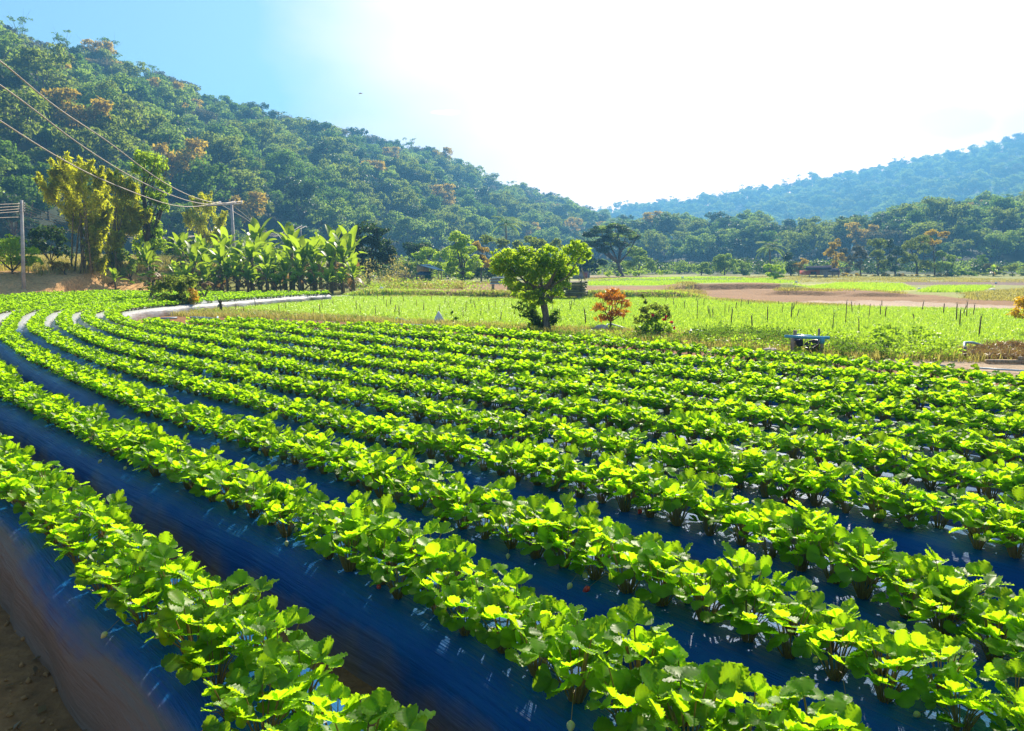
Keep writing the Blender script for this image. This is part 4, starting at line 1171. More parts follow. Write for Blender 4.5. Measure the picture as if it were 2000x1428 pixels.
# ------------------------------------------------------------------ trees beyond the fields
MID = [
 ('mango_tree', 'dense very dark tree right of the banana grove', (718, 58), [(715, 447, 26, 18), (740, 458, 22, 16), (690, 472, 22, 18), (720, 478, 34, 24), (752, 485, 20, 20), (700, 500, 28, 20), (740, 508, 28, 20), (668, 465, 12, 9), (672, 490, 16, 14), (765, 505, 16, 18), (722, 525, 36, 16)], .19, 'dark', .16),
 ('vine_hump', 'low dome of dark vines behind the small hut', (812, 80), [(800, 485, 22, 12), (825, 485, 24, 14), (812, 500, 34, 16), (845, 495, 16, 12)], .22, 'dark', .08),
 ('round_tree', 'light green bushy tree right behind the small hut', (832, 76), [(820, 500, 16, 14), (838, 498, 20, 14), (835, 518, 26, 16), (858, 505, 14, 14), (872, 500, 16, 18), (868, 525, 18, 16)], .20, 'bright', .08),
 ('tall_tree', 'tall fresh green tree between the small hut and the centre tree', (905, 64), [(890, 465, 16, 16), (905, 472, 18, 16), (898, 490, 24, 18), (915, 500, 20, 18), (895, 515, 26, 18), (920, 520, 20, 16), (905, 535, 26, 14), (880, 525, 16, 14)], .20, 'bright', .14),
 ('orange_tree', 'small tree with orange yellow leaves left of the centre tree', (940, 68), [(928, 482, 12, 12), (942, 490, 12, 12), (935, 508, 16, 16), (948, 515, 12, 16)], .19, 'yellow', .08),
 ('dark_bush', 'dark bushy tree under the orange yellow tree', (955, 70), [(940, 530, 18, 14), (958, 520, 16, 18), (965, 535, 16, 12), (925, 540, 16, 10)], .2, 'dark', .08),
 ('spreading_tree', 'olive green tree showing above the left half of the centre tree', (1040, 84), [(955, 470, 18, 12), (985, 478, 16, 14), (1010, 480, 16, 12), (1035, 472, 20, 12), (1060, 475, 18, 12), (1085, 478, 16, 12), (1040, 495, 40, 16), (1000, 505, 26, 16)], .24, 'olive', .12),
 ('dark_tree', 'dark low tree between the centre tree and the umbrella shaped tree', (1150, 86), [(1130, 512, 18, 14), (1152, 508, 20, 14), (1172, 516, 14, 12), (1150, 526, 26, 12)], .22, 'dark', .1),
 ('round_pale_tree', 'rounded pale green tree right of the umbrella shaped tree', (1248, 98), [(1240, 495, 18, 14), (1255, 500, 16, 12), (1248, 515, 28, 14), (1270, 520, 12, 12), (1230, 520, 16, 12)], .22, 'pale', .1),
 ('pale_bush', 'rounded pale bush, left of the three in the middle distance', (1370, 100), [(1362, 525, 12, 9), (1374, 520, 12, 10), (1380, 532, 16, 9)], .22, 'pale', .08),
 ('pale_tree', 'tallest pale green round tree of the three in the middle distance', (1415, 102), [(1405, 508, 14, 10), (1420, 504, 16, 9), (1412, 522, 24, 12), (1432, 515, 12, 10)], .22, 'pale', .1),
 ('pale_bush', 'rounded pale bush, right of the three in the middle distance', (1452, 100), [(1445, 518, 12, 10), (1456, 522, 12, 10), (1448, 534, 16, 8)], .22, 'pale', .08),
 ('palm_side_tree', 'dull dark tree just right of the coconut palm', (1545, 97), [(1540, 505, 12, 14), (1550, 518, 14, 12), (1542, 532, 12, 10)], .2, 'dark', .1),
 ('yellow_bush', 'yellowish bush left of the red house', (1560, 96), [(1560, 520, 12, 9), (1572, 512, 10, 8), (1562, 532, 12, 8)], .18, 'yellow', .06),
 ('yellow_tree', 'slim yellow leaved tree rising behind the red house', (1630, 99), [(1628, 480, 12, 14), (1620, 500, 14, 14), (1636, 505, 12, 14), (1628, 520, 16, 10)], .19, 'yellow', .1),
 ('brown_tree', 'slim brown leaved tree right of the yellow one behind the red house', (1655, 100), [(1650, 495, 10, 12), (1658, 510, 10, 14), (1652, 528, 12, 10)], .19, 'brown', .08),
 ('brown_tree', 'reddish brown tree at the left end of the tall tree row', (1682, 98), [(1676, 488, 12, 12), (1682, 502, 14, 14), (1676, 520, 10, 12)], .19, 'brown', .1),
 ('olive_tree', 'leaning olive tree, second in the tall tree row', (1716, 97), [(1706, 475, 12, 12), (1722, 480, 14, 14), (1712, 500, 18, 16), (1725, 520, 14, 14)], .19, 'olive', .12),
 ('dark_green_tree', 'dark narrow tree in the middle of the tall tree row', (1748, 97), [(1742, 478, 12, 14), (1752, 492, 12, 14), (1745, 512, 14, 14), (1750, 528, 14, 10)], .19, 'dark', .12),
 ('broad_tree', 'broad olive tree in the right part of the tall tree row', (1792, 96), [(1778, 480, 14, 14), (1798, 470, 16, 12), (1808, 488, 14, 14), (1785, 505, 22, 16), (1802, 520, 18, 14)], .19, 'olive', .14),
 ('golden_tree', 'tallest tree of the row, with a golden brown top', (1826, 98), [(1822, 455, 14, 8), (1838, 460, 12, 10), (1825, 473, 16, 9), (1812, 468, 10, 8)], .19, 'yellow', .1),
 ('pale_green_tree', 'pale green tree closing the tall row at its right end', (1856, 96), [(1835, 500, 12, 12), (1862, 505, 16, 10), (1850, 520, 22, 12), (1828, 522, 14, 12)], .2, 'pale', .1),
 ('green_bush', 'small green bush on the reddish ground at the far right', (1922, 105), [(1915, 505, 10, 8), (1926, 510, 9, 8)], .2, 'mid', .06),
 ('dry_bush', 'brownish dry bush on the dark bank at the far right', (1942, 95), [(1935, 522, 12, 8), (1950, 526, 12, 7)], .16, 'brown', .06),
 ('dry_bush', 'grey green bush at the right edge on the dark bank', (1978, 94), [(1968, 525, 12, 7), (1985, 522, 12, 8)], .16, 'olive', .06),
 ('shrub', 'yellow green feathery shrub in the middle of the far terraces', (1512, 78), [(1500, 522, 10, 8), (1515, 524, 14, 9), (1530, 532, 10, 8), (1508, 538, 14, 8), (1522, 542, 14, 6)], .16, 'bright', .06),
 ('low_bush', 'low green bushes below the end of the tall tree row', (1895, 94), [(1880, 534, 12, 6), (1900, 536, 10, 5), (1865, 536, 12, 6)], .18, 'mid', .04),
 ('small_bush', 'small leafy plant among the seedling rows at the right', (1910, 60), [(1905, 563, 8, 6), (1913, 568, 9, 5)], .12, 'weed', .02),
 ('small_bush', 'small leafy plant left of the golden shrub', (1955, 56), [(1950, 566, 7, 6), (1960, 570, 9, 5)], .12, 'weed', .02),
]
for i, (nm, lab, (px, Y), bs, lf_, mt_, r0) in enumerate(MID):
    b = at(px, Y)
    tree_at(nm, lab, 'bush' if 'bush' in nm or 'shrub' in nm or 'hump' in nm else 'tree', b, bs, lf_, mt_, 200 + i, r0, cover=12, th=.35, sub=10)
# hedge lines
for i, (px0, px1, Y, py, r, mt_, lab) in enumerate([(1170, 1310, 92, 534, 7, 'bright', 'low yellow green hedge behind the terraces, right of the umbrella tree'), (1850, 2010, 96, 537, 6, 'olive', 'low scrub line along the dark bank at the far right'), (1640, 1860, 94, 539, 6, 'yellow', 'low yellowish scrub at the foot of the tall tree row')]):
    b = at((px0 + px1) / 2, Y)
    rg = np.random.default_rng(300 + i)
    B = bl(b, [(x + rg.uniform(-5, 5), py + rg.uniform(-3, 3), r * rg.uniform(.8, 1.5), r * rg.uniform(.6, 1)) for x in range(px0, px1, 10)], 2, i)
    mb = MB(); blobcloud(mb, B, .15, rg, 9, 7)
    o = mb.build('hedge', GREENS[mt_]); o.location = tuple(b); tag(o, lab, 'hedge')
# umbrella shaped rain tree
b = at(1216, 92)
tree_at('umbrella_tree', 'large umbrella shaped tree with dark trunk right of the centre tree', 'tree', b,
        [(1150, 462, 18, 8), (1175, 450, 22, 9), (1200, 445, 22, 8), (1225, 452, 20, 7), (1240, 468, 14, 5), (1160, 478, 22, 9), (1190, 468, 26, 10), (1215, 478, 18, 8), (1135, 472, 10, 5), (1182, 490, 18, 8), (1245, 462, 8, 4)], .20, 'dark', 90, .22, M_bark, cover=14, sub=14, th=.36,
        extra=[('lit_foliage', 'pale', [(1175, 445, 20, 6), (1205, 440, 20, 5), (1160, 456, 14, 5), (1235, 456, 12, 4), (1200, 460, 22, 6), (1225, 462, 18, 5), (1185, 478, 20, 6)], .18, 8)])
# coconut palms
def palm(label, px, py_top, Y, r, seed, py_base=None):
    b = at(px, Y); k = Y / FP; rg = np.random.default_rng(seed)
    o = empty('coconut_palm', b, 0, label, 'palm tree')
    top = P(px, py_top, Y) - b
    t = MB(); t.tube([(0, 0, -.2), top * .5 + [.1, 0, 0], top], [.16, .12, .10], 8); t.build('trunk', M_paleb, o, True)
    f = MB()
    R = r * k * 1.35
    for i in range(22):
        az = i * 2.4; el = rg.uniform(.1, 1.35); n = 11
        s = np.linspace(0, 1, n); ang = el - 1.5 * s
        ds = R / n
        rr = np.cumsum(np.cos(ang) * ds); zz = np.cumsum(np.sin(ang) * ds)
        mid = np.stack([np.cos(az) * rr, np.sin(az) * rr, zz], 1) + top
        f.tube(mid, np.linspace(.03, .008, n), 3)
        side = np.array([-math.sin(az), math.cos(az), 0])
        for j in range(1, n - 1):
            for sg in (-1, 1):
                for q in (0, .5):
                    a = mid[j] + (mid[j + 1] - mid[j]) * q
                    l = R * .26 * math.sin(math.pi * (.15 + .8 * s[j]))
                    dirn = unit(side * sg + (mid[j + 1] - mid[j]) / ds * .6 + [0, 0, -.35])
                    wv = np.cross(dirn, [0, 0, 1.0]) * .035
                    f.add([a - wv, a + wv, a + dirn * l], None, [(0, 1, 2)], rg.uniform(.2, 1))
    f.build('fronds', GREENS['pale'], o)
palm('coconut palm with drooping fronds above the low rise foot, left of the red house', 1503, 486, 98, 26, 91)
palm('coconut palm above the left part of the centre tree, against the hill', 988, 440, 100, 28, 92)

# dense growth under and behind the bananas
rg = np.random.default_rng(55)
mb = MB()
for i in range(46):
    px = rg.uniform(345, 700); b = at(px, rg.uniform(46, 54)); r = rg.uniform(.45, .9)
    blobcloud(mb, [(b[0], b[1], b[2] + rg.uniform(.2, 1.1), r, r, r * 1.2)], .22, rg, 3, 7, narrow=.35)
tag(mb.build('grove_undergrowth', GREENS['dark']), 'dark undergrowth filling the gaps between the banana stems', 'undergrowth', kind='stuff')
# ------------------------------------------------------------------ power poles and cables
pb = foot(46, 568, 20)
o = empty('utility_pole', pb, 0, 'square concrete utility pole on the earth bank at the left edge', 'utility pole')
ptop = P(42, 391, pb[1]) - pb
mb = MB(); mb.tube([(0, 0, -.3), ptop], [.10, .075], 4); mb.build('pole', M_conc, o)
POLE1 = [P(42, y, pb[1]) for y in (398, 403, 408, 413, 424)]
for q in POLE1[:4]:
    i = MB(); c = q - pb; i.tube([c + [-.14, 0, -.03], c + [-.14, 0, .05]], [.04, .03], 6); i.tube([c + [.12, 0, -.03], c + [.12, 0, .05]], [.04, .03], 6); i.build('insulator', M_gray, o, True)
Y2 = 58.0
pb2 = at(460, Y2)
o = empty('power_pole', pb2, 0, 'grey power pole with long crossarm behind the banana grove', 'utility pole')
mb = MB(); mb.tube([(0, 0, -.2), P(452, 399, Y2) - pb2], [.13, .10], 6); mb.build('pole', M_conc, o, True)
mb = MB(); a, c = P(405, 402, Y2) - pb2, P(472, 398, Y2) - pb2; mb.tube([a, c], [.05, .05], 4); mb.build('crossarm', M_conc, o)
for px, py in ((430, 396), (458, 396), (472, 395)):
    i = MB(); c = P(px, py, Y2) - pb2; i.tube([c - [0, 0, .16], c + [0, 0, .12]], [.05, .06], 6); i.build('insulator', M_sack, o, True)
pb3 = at(413, 72)
o = empty('distant_pole', pb3, 0, 'short dark pole among the small bamboo where the low cables end', 'utility pole')
mb = MB(); mb.tube([(0, 0, -.2), P(412, 449, 72) - pb3], [.12, .09], 6); mb.build('pole', M_conc, o, True)
mb = MB(); a, c = P(406, 456, 72) - pb3, P(419, 455, 72) - pb3; mb.tube([a, c], [.05, .05], 4); mb.build('crossarm', M_conc, o)
def cable(name, px_pts, Y0, Y1, r, label, group):
    pp = np.array(px_pts, float); pp = catmull(pp, 12)
    f = (pp[:, 0] - pp[0, 0]) / (pp[-1, 0] - pp[0, 0])
    Y = 1 / ((1 - f) / Y0 + f / Y1)
    pts = [P(a, b, y) for (a, b), y in zip(pp, Y)]
    mb = MB(); mb.tube(pts, r, 5)
    tag(mb.build(name, M_cable, None, True), label, 'cable', group)
gA = 'thick power cables running to the crossarm pole'
cable('power_cable', [(-170, 8), (-80, 65), (0, 119), (105, 206), (210, 276), (301, 345), (370, 383), (413, 397), (445, 400), (472, 393)], 17, Y2, .022, 'uppermost of the three thick cables crossing the left hill to the crossarm pole', gA)
cable('power_cable', [(-170, 62), (-80, 114), (0, 166), (70, 217), (147, 276), (245, 339), (320, 376), (385, 398), (430, 401), (459, 393)], 17, Y2, .022, 'middle of the three thick cables crossing the left hill to the crossarm pole', gA)
cable('power_cable', [(-170, 130), (-80, 184), (0, 236), (91, 294), (175, 340), (266, 378), (325, 399), (362, 405), (400, 403), (430, 394)], 17, Y2, .022, 'lowest of the three thick cables crossing the left hill to the crossarm pole', gA)
gB = 'thin cables strung between the concrete pole and the distant pole'
for i, (y0, ym, yl) in enumerate(((398, 0, 399), (403, 2, 405), (408, 3, 411), (413, 5, 416), (424, 9, 425))):
    nm = ('top', 'second', 'third', 'fourth', 'lowest')[i]
    cable('thin_cable', [(44, y0), (95, y0 + 20), (150, y0 + 36 - i * 2), (205, 446 + ym + i), (260, 458 + ym * .8), (310, 463 + ym * .6), (360, 463 + ym * .3), (409, 456)], pb[1], 72, .012, f'{nm} of the thin cables right of the concrete pole', gB)
    cable('thin_cable', [(-160, yl + 14), (-80, yl + 7), (0, yl), (40, y0)], 24, pb[1], .012, f'{nm} of the thin cables left of the concrete pole', gB)
pb4 = at(588, 88)
o = empty('hidden_pole', pb4, 0, 'distant pole top with three insulators just above the banana leaves', 'utility pole')
mb = MB(); mb.tube([(0, 0, -.2), P(587, 444, 88) - pb4], [.10, .08], 6); mb.build('pole', M_gray, o, True)
mb = MB(); mb.tube([P(572, 442, 88) - pb4, P(600, 444, 88) - pb4], [.05, .05], 4); mb.build('crossarm', M_gray, o)
for i, (px, py) in enumerate(((574, 439), (589, 441), (597, 442))):
    q = MB(); c = P(px, py, 88) - pb4; q.tube([c - [0, 0, .12], c + [0, 0, .08]], [.05, .06], 6); q.build('insulator', M_sack, o, True)
    cable('far_cable', [(472 - i * 22, 398), (495, 430 + i * 3), (525, 462 + i * 3), (550, 464), (px, py)], Y2, 88, .02, f'{("left", "middle", "right")[i]} of the far cables climbing to the distant pole top', 'far cables behind the banana grove')
# a bird far up in the sky
c = P(704, 183, 60); mb = MB()
mb.tube([(-.22, 0, .0), (-.08, 0, .02), (.08, 0, .02), (.24, 0, .0)], [.01, .045, .05, .015], 6)
for s in (-1, 1): mb.add([(-.06, 0, .02), (.08, 0, .02), (.02, s * .28, .10), (-.05, s * .28, .10), (-.10, s * .52, .02)], [(0, 1, 2, 3)], [(3, 2, 4)])
o = mb.build('bird', M_bark, None, True); o.location = tuple(c); o.scale = (.65,) * 3; o.rotation_euler = (.2, -.15, .3); tag(o, 'small dark bird flying high above the left hill', 'bird')

# ------------------------------------------------------------------ stakes in the pale green crop
S4 = [(57, 670, 750), (83, 660, 718), (180, 740, 860), (470, 780, 835), (800, 640, 680), (800, 710, 755), (863, 650, 705), (880, 700, 740), (952, 680, 745), (1036, 645, 685), (1045, 670, 830), (1096, 655, 712), (1135, 725, 790), (1153, 735, 815), (1170, 730, 805), (1220, 670, 690), (1263, 700, 780), (1290, 705, 770), (1308, 735, 865), (1346, 685, 745), (1385, 660, 730), (1450, 665, 705), (1494, 665, 700), (1478, 790, 925), (1595, 720, 835), (1682, 670, 705), (1707, 700, 780), (1780, 690, 815), (1790, 700, 750), (1805, 680, 735), (1815, 675, 710), (1822, 735, 805)]
S5 = [(502, 770, 905), (605, 680, 860), (660, 680, 775), (708, 690, 755), (711, 810, 975), (785, 695, 815), (880, 710, 795), (890, 670, 720), (911, 720, 805), (1145, 775, 820), (1202, 680, 752), (1370, 695, 775), (1470, 695, 835), (1496, 745, 885), (1520, 710, 790), (1550, 680, 810), (1603, 705, 800), (1646, 790, 960)]
S3 = [(43, 730, 770), (18, 790, 870), (135, 805, 880), (152, 705, 740), (196, 712, 750), (218, 745, 812), (247, 728, 782), (282, 785, 850), (318, 795, 877), (357, 710, 765), (388, 740, 755), (457, 745, 806), (508, 768, 835), (568, 715, 755), (632, 795, 855), (675, 728, 790), (715, 765, 820), (753, 728, 775), (820, 815, 895), (838, 755, 850), (878, 738, 782), (915, 750, 812), (944, 733, 768), (957, 810, 885), (1021, 775, 838), (1070, 752, 805), (1107, 838, 920), (1143, 740, 785), (1218, 800, 865), (1365, 780, 820), (1518, 755, 830), (1572, 810, 890), (1655, 755, 830), (1683, 735, 795)]
S2 = [(435, 785, 835), (500, 795, 850), (600, 740, 810), (780, 783, 850), (832, 768, 825), (910, 765, 795), (1045, 815, 865), (1102, 785, 858), (1120, 750, 820), (1200, 745, 785), (1365, 715, 750), (1385, 748, 835)]
ST = [(1100 + a / 4, 420 + b / 4, 420 + c / 4) for a, b, c in S4] + [(1500 + a / 4, 420 + b / 4, 420 + c / 4) for a, b, c in S5] + [(700 + a / 4, 400 + b / 4, 400 + c / 4) for a, b, c in S3] + [(350 + a / 4, 400 + b / 4, 400 + c / 4) for a, b, c in S2]
rg = np.random.default_rng(12)
for i, (px, yt, yb) in enumerate(sorted(ST)):
    b = foot(px, yb + 1, 8)
    k = b[1] / FP; h = (yb + 1 - yt) * k
    o = empty('crop_stake', b, 0)
    mb = MB(); r = .012 * rg.uniform(.8, 1.4) * (1.5 if abs(px - 1145) < 2 or abs(px - 1545) < 2 else 1)
    lean = rg.normal(size=2) * .03
    mb.tube([(0, 0, -.1), (lean[0] * .5, lean[1] * .5, h * .5), (lean[0], lean[1], h)], [r * 1.15, r, r * .9], 6)
    mb.build('stake', M_stake, o, True)
    big = h / k > 33
    if i % 2 == 0 or big:
        w_ = MB(); th = np.linspace(-.6, 4.2, 8); R = .024
        w_.tube([(lean[0] + R * math.cos(t), lean[1], h + R + R * math.sin(t)) for t in th], .005, 4); w_.build('wire_hook', M_gray, o, True)
    side = ('left of the white sack' if px < 850 else ('left of the centre tree' if px < 1060 else ('between the centre tree and the rose bush' if px < 1330 else ('between the rose bush and the bucket rack' if px < 1540 else 'right of the bucket rack'))))
    row = 'near' if b[1] < 21.5 else ('middle' if b[1] < 27 else 'far')
    sz = 'tall' if h > .62 else ('short' if h < .36 else 'brown')
    tag(o, f'{sz} bamboo stake{" with hook" if (i % 2 == 0 or big) else ""}, {row} crop, {side}', 'stake', 'bamboo stakes in the pale green crop')

# ------------------------------------------------------------------ pipe rack with two buckets
Yr = foot(1575, 694, 8)[1]
rb = at(1575, Yr)
o = empty('pipe_rack', rb, 0, 'low rack of light blue pipe on wooden posts with buckets hanging under it', 'rack')
def L3(px, py, dy=0.0): return P(px, py, Yr + dy) - rb
for (px, yt, yb, r, dy) in [(1548, 661, 693, .034, -.12), (1553, 645, 690, .036, .12), (1600, 642, 695, .024, .12), (1606, 662, 697, .034, -.12)]:
    q = MB(); t_ = L3(px, yt, dy); q.tube([(t_[0], dy, -.1), t_], r, 8); q.build('post', M_wood, o, True)
q = MB(); q.tube([L3(1533, 657, -.12), L3(1576, 659, -.12), L3(1620, 660, -.12)], .030, 9); q.build('pipe', M_bpipe, o, True)
q = MB(); q.tube([L3(1556, 655, .1), L3(1584, 656, .1)], .022, 8); q.build('pipe', M_bpipe, o, True)
q = MB(); q.tube([L3(1606, 658, -.12), L3(1606, 671, -.12)], .045, 9); q.build('pipe_collar', M_bpipe, o, True)
q = MB(); q.tube([L3(1606, 696, -.14) , L3(1612, 698, -.2)], .036, 8); q.build('pipe_foot', M_bpipe, o, True)
M_bucket = noisemat('purple_brown_bucket', (0.045, 0.018, 0.025), (0.09, 0.035, 0.04), 9, .35, .1, spec=.5)
M_bucket2 = noisemat('blue_black_bucket', (0.03, 0.03, 0.09), (0.05, 0.05, 0.16), 9, .35, .1, spec=.5)
def bucket(px, py, r, h, tilt, mat, label, dy):
    c = L3(px, py, dy) + rb
    o = empty('bucket', c, 0, label, 'bucket'); o.rotation_euler = (tilt[0], tilt[1], 0)
    q = MB(); n = 18; th = np.arange(n) * 2 * math.pi / n
    rings = [(r * .72, -h / 2), (r, h / 2), (r * 1.07, h / 2), (r * 1.07, h / 2 - .015), (r * .97, h / 2 - .012), (r * .70, -h / 2 + .012), (0.001, -h / 2 + .012)]
    V = np.concatenate([[(0.001 * math.cos(t), 0.001 * math.sin(t), -h / 2) for t in th]] + [[(a * math.cos(t), a * math.sin(t), z) for t in th] for a, z in rings])
    F = [(i * n + j, i * n + (j + 1) % n, (i + 1) * n + (j + 1) % n, (i + 1) * n + j) for i in range(len(rings)) for j in range(n)]
    q.add(V, F); q.build('bucket_body', mat, o, True)
    q = MB(); q.tube([(r * math.cos(t), 0, h / 2 + r * 1.1 * math.sin(t)) for t in np.linspace(0, math.pi, 10)], .004, 5); q.build('handle', M_gray, o, True)
bucket(1561, 668, .080, .15, (.15, -.35), M_bucket2, 'small dark blue bucket hanging from the left part of the pipe rack', .0)
bucket(1588, 680, .135, .20, (.25, -.45), M_bucket, 'larger purple brown bucket tilted under the middle of the pipe rack', .0)

# ------------------------------------------------------------------ irrigation pipes, sacks, boards along the verge
def pipe(name, pts, r, mat, label, z=.04, group='irrigation pipes along the verge'):
    mb = MB(); q = []
    for p_ in pts:
        if len(p_) == 2: q.append(G(p_[0], p_[1], z))
        else:
            g = G(p_[0], p_[3], 0); q.append(P(p_[0], p_[1], g[1]))
    mb.tube(q, r, 7)
    tag(mb.build(name, mat, None, True), label, 'pipe', group)
pipe('water_pipe', [(314, 622), (346, 621)], .03, M_palepipe, 'pale pipe lying at the left end of the verge')
pipe('water_pipe', [(372, 620), (400, 621), (424, 623), (425, 619)], .03, M_palepipe, 'pale blue pipe with upturned end below the pruned tree')
pipe('water_pipe', [(489, 624), (517, 624.5)], .03, M_palepipe, 'short pale pipe lying before the first crop stakes')
pipe('riser_pipe', [(459, 616), (462, 612, 0, 616), (470, 613, 0, 616)], .025, M_bpipe, 'small blue riser pipe left end of the crop')
pipe('riser_pipe', [(652, 622), (653, 620, 0, 622), (661, 621, 0, 623)], .03, M_bpipe, 'tiny blue elbow pipe at the crop edge')
pipe('riser_pipe', [(773, 627), (774, 621, 0, 627), (781, 622, 0, 627), (797, 628)], .022, M_bpipe, 'bent blue riser pipe left of the white sack')
pipe('water_pipe', [(757, 633), (800, 634), (850, 637), (905, 641)], .022, M_palepipe, 'long pale pipe lying under the white sack')
pipe('riser_pipe', [(909, 629), (911, 626, 0, 629), (927, 631)], .022, M_palepipe, 'low bent pipe between the sprout and the centre tree')
pipe('water_pipe', [(1060, 651), (1082, 654)], .022, M_palepipe, 'short pipe lying at the foot of the centre tree')
pipe('riser_pipe', [(1185, 641), (1186, 634, 0, 641), (1193, 633, 0, 641), (1230, 644)], .022, M_palepipe, 'bent pale pipe behind the red shrub')
pipe('riser_pipe', [(1346, 656), (1350, 644, 0, 656), (1362, 645, 0, 656), (1405, 659)], .025, M_palepipe, 'bent pale blue pipe right of the rose bush')
pipe('water_pipe', [(1634, 703), (1665, 704), (1706, 706.5)], .022, M_palepipe, 'white pipe end lying on bare earth right of the bucket rack')
pipe('pipe_fitting', [(1634, 704), (1652, 703)], .036, M_bpipe, 'bright blue pipe coupling on the bare earth right of the rack', .04)
pipe('water_pipe', [(1808, 711), (1846, 715)], .015, M_palepipe, 'thin pale pipe lying in the bare earth path')
pipe('water_pipe', [(1912, 719), (1960, 722), (2060, 728)], .015, M_palepipe, 'thin pale pipe running out of the picture at the right')
pipe('riser_pipe', [(1883, 690), (1884, 669, 0, 690), (1900, 669, 0, 690), (1945, 683)], .024, M_palepipe, 'bent pale blue riser pipe near the dry grass heap')
pipe('pipe_elbow', [(253, 616), (254, 613, 0, 616), (262, 618), (272, 620)], .03, M_sack, 'white bent pipe beside the timber plank')
mb = MB(); pl = [G(a, b, .05) for a, b in catmull(np.array([(430, 601), (475, 594), (520, 589.5), (570, 585), (620, 581.5), (670, 579), (712, 577.5)]), 12)]
mb.tube(pl, .05, 6); tag(mb.build('field_hose', M_sack, None, True), 'long white hose along the left edge of the pale crop', 'hose')
def sack(name, px, py, w_, h_, mat, label, seed, squash=1.0):
    b = foot(px, py, 8); rg = np.random.default_rng(seed); k = b[1] / FP
    n, m_ = 16, 9; V = []
    for i in range(m_):
        ph = math.pi * i / (m_ - 1)
        for j in range(n):
            t = 2 * math.pi * j / n
            q = 1 + .22 * (fnoise(np.array(3 + 2 * math.cos(t) + seed), np.array(3 + 2 * math.sin(t) + i * .7)) - .5) * 2
            V.append((w_ * k / 2 * math.sin(ph) ** .8 * math.cos(t) * q, w_ * k / 2.4 * math.sin(ph) ** .8 * math.sin(t) * q, h_ * k * (1 - math.cos(ph)) / 2 * (q ** .5)))
    mb = MB(); mb.add(V, [(i * n + j, i * n + (j + 1) % n, (i + 1) * n + (j + 1) % n, (i + 1) * n + j) for i in range(m_ - 1) for j in range(n)])
    o = mb.build(name, mat, None, True); o.location = tuple(b); tag(o, label, 'sack'); return b
sack('lying_sack', 1175, 650, 30, 15, M_pinksack, 'crumpled pinkish white sack lying below the red shrub', 3)
sack('lying_sack', 1157, 650, 14, 8, M_pinksack, 'small pale lump of sacking left of the crumpled sack', 4)
sack('lying_sack', 1505, 692, 30, 11, M_pinksack, 'pale sack half hidden in leaves left of the bucket rack', 5)
for i, (px, py, w_, lab) in enumerate([(1333, 545, 5, 'tiny white bag on the far terraces left of the feathery shrub'), (1555, 553, 5, 'tiny white bag on the dark soil below the red house'), (1795, 567, 6, 'tiny white bag at the left end of the seedling rows'), (1945, 555, 5, 'tiny white bag at the far right on purple soil'), (1938, 567, 12, 'flat white sheet near the far right plants'), (745, 567, 8, 'small white bag on the earth left of the ploughed mound'), (1668, 568, 4, 'tiny pale stone on the far terrace')]):
    sack('small_bag', px, py, w_, w_ * .8 if w_ < 10 else 3, M_sack, lab, 20 + i)
# the white sack draped over a stake: a peaked sheet
b = foot(857, 631, 8); k = b[1] / FP
mb = MB(); n = 14; V = [(0, 0, 24 * k)]
rg = np.random.default_rng(2)
for lv_, rr in ((.75, 4), (.45, 8), (0, 12)):
    for j in range(n):
        t = 2 * math.pi * j / n; q = rg.uniform(.75, 1.2)
        V.append((rr * k * math.cos(t) * q + (1 - lv_) * .03, rr * k * .6 * math.sin(t) * q, 24 * k * lv_ * rg.uniform(.9, 1.05)))
F = [(1 + i * n + j, 1 + i * n + (j + 1) % n, 1 + (i + 1) * n + (j + 1) % n, 1 + (i + 1) * n + j) for i in range(2) for j in range(n)]
mb.add(V, F, [(0, 1 + (j + 1) % n, 1 + j) for j in range(n)])
o = mb.build('white_sack', M_sack, None, True); o.location = tuple(b); tag(o, 'upright white sack propped on the verge left of the centre tree', 'sack')
# posts and dry heap at the right
for i, (px, yt, yb, lab) in enumerate([(1865, 680, 699, 'left of two short wooden pegs by the dry grass heap'), (1882, 679, 702, 'right of two short wooden pegs by the dry grass heap')]):
    b = foot(px, yb, 8); h = (yb - yt) * b[1] / FP
    mb = MB(); mb.tube([(0, 0, -.08), (.01, 0, h)], .03, 6); o = mb.build('wooden_peg', M_wood, None, True); o.location = tuple(b); tag(o, lab, 'peg', 'wooden pegs by the dry grass heap')
b = foot(1962, 712, 8); mb = MB(); mb.box((0, 0, .04), (.62, .09, .05), -.06); mb.box((.27, .0, .09), (.06, .06, .06), .2); o = mb.build('timber_offcut', M_wood); o.location = tuple(b); tag(o, 'grey timber offcut lying below the dry grass heap', 'timber')

# bundle of bamboo poles behind the centre tree
Yb = 36.5; bb = at(1090, Yb)
o = empty('bamboo_pole_pile', bb, 0, 'large bundle of cut bamboo poles stacked behind the centre tree', 'bamboo poles')
rg = np.random.default_rng(33)
n_ = 0
for r_ in range(6):
    for c_ in range(8):
        z = .22 + r_ * .115 + rg.uniform(-.02, .02); y = (c_ - 3.5) * .13 + rg.uniform(-.03, .03)
        x0 = (P(1030 + rg.uniform(-20, 10), 570, Yb) - bb)[0]; x1 = (P(1142 + rg.uniform(-6, 6), 570, Yb) - bb)[0]
        q = MB(); q.tube([(x0, y + .2, z + .03 - r_ * .02), ((x0 + x1) / 2, y, z), (x1, y - .1, z + .01)], .055 * rg.uniform(.8, 1.1), 7)
        q.build('bamboo_pole', M_culm if rg.uniform() < .6 else M_wood, o, True); n_ += 1
for px in (1070, 1133):
    x = (P(px, 560, Yb) - bb)[0]
    q = MB(); q.tube([(x, -.58, .12), (x, -.60, .95), (x, .60, .98), (x, .60, .12)], .02, 5); q.build('tie', M_bark, o, True)
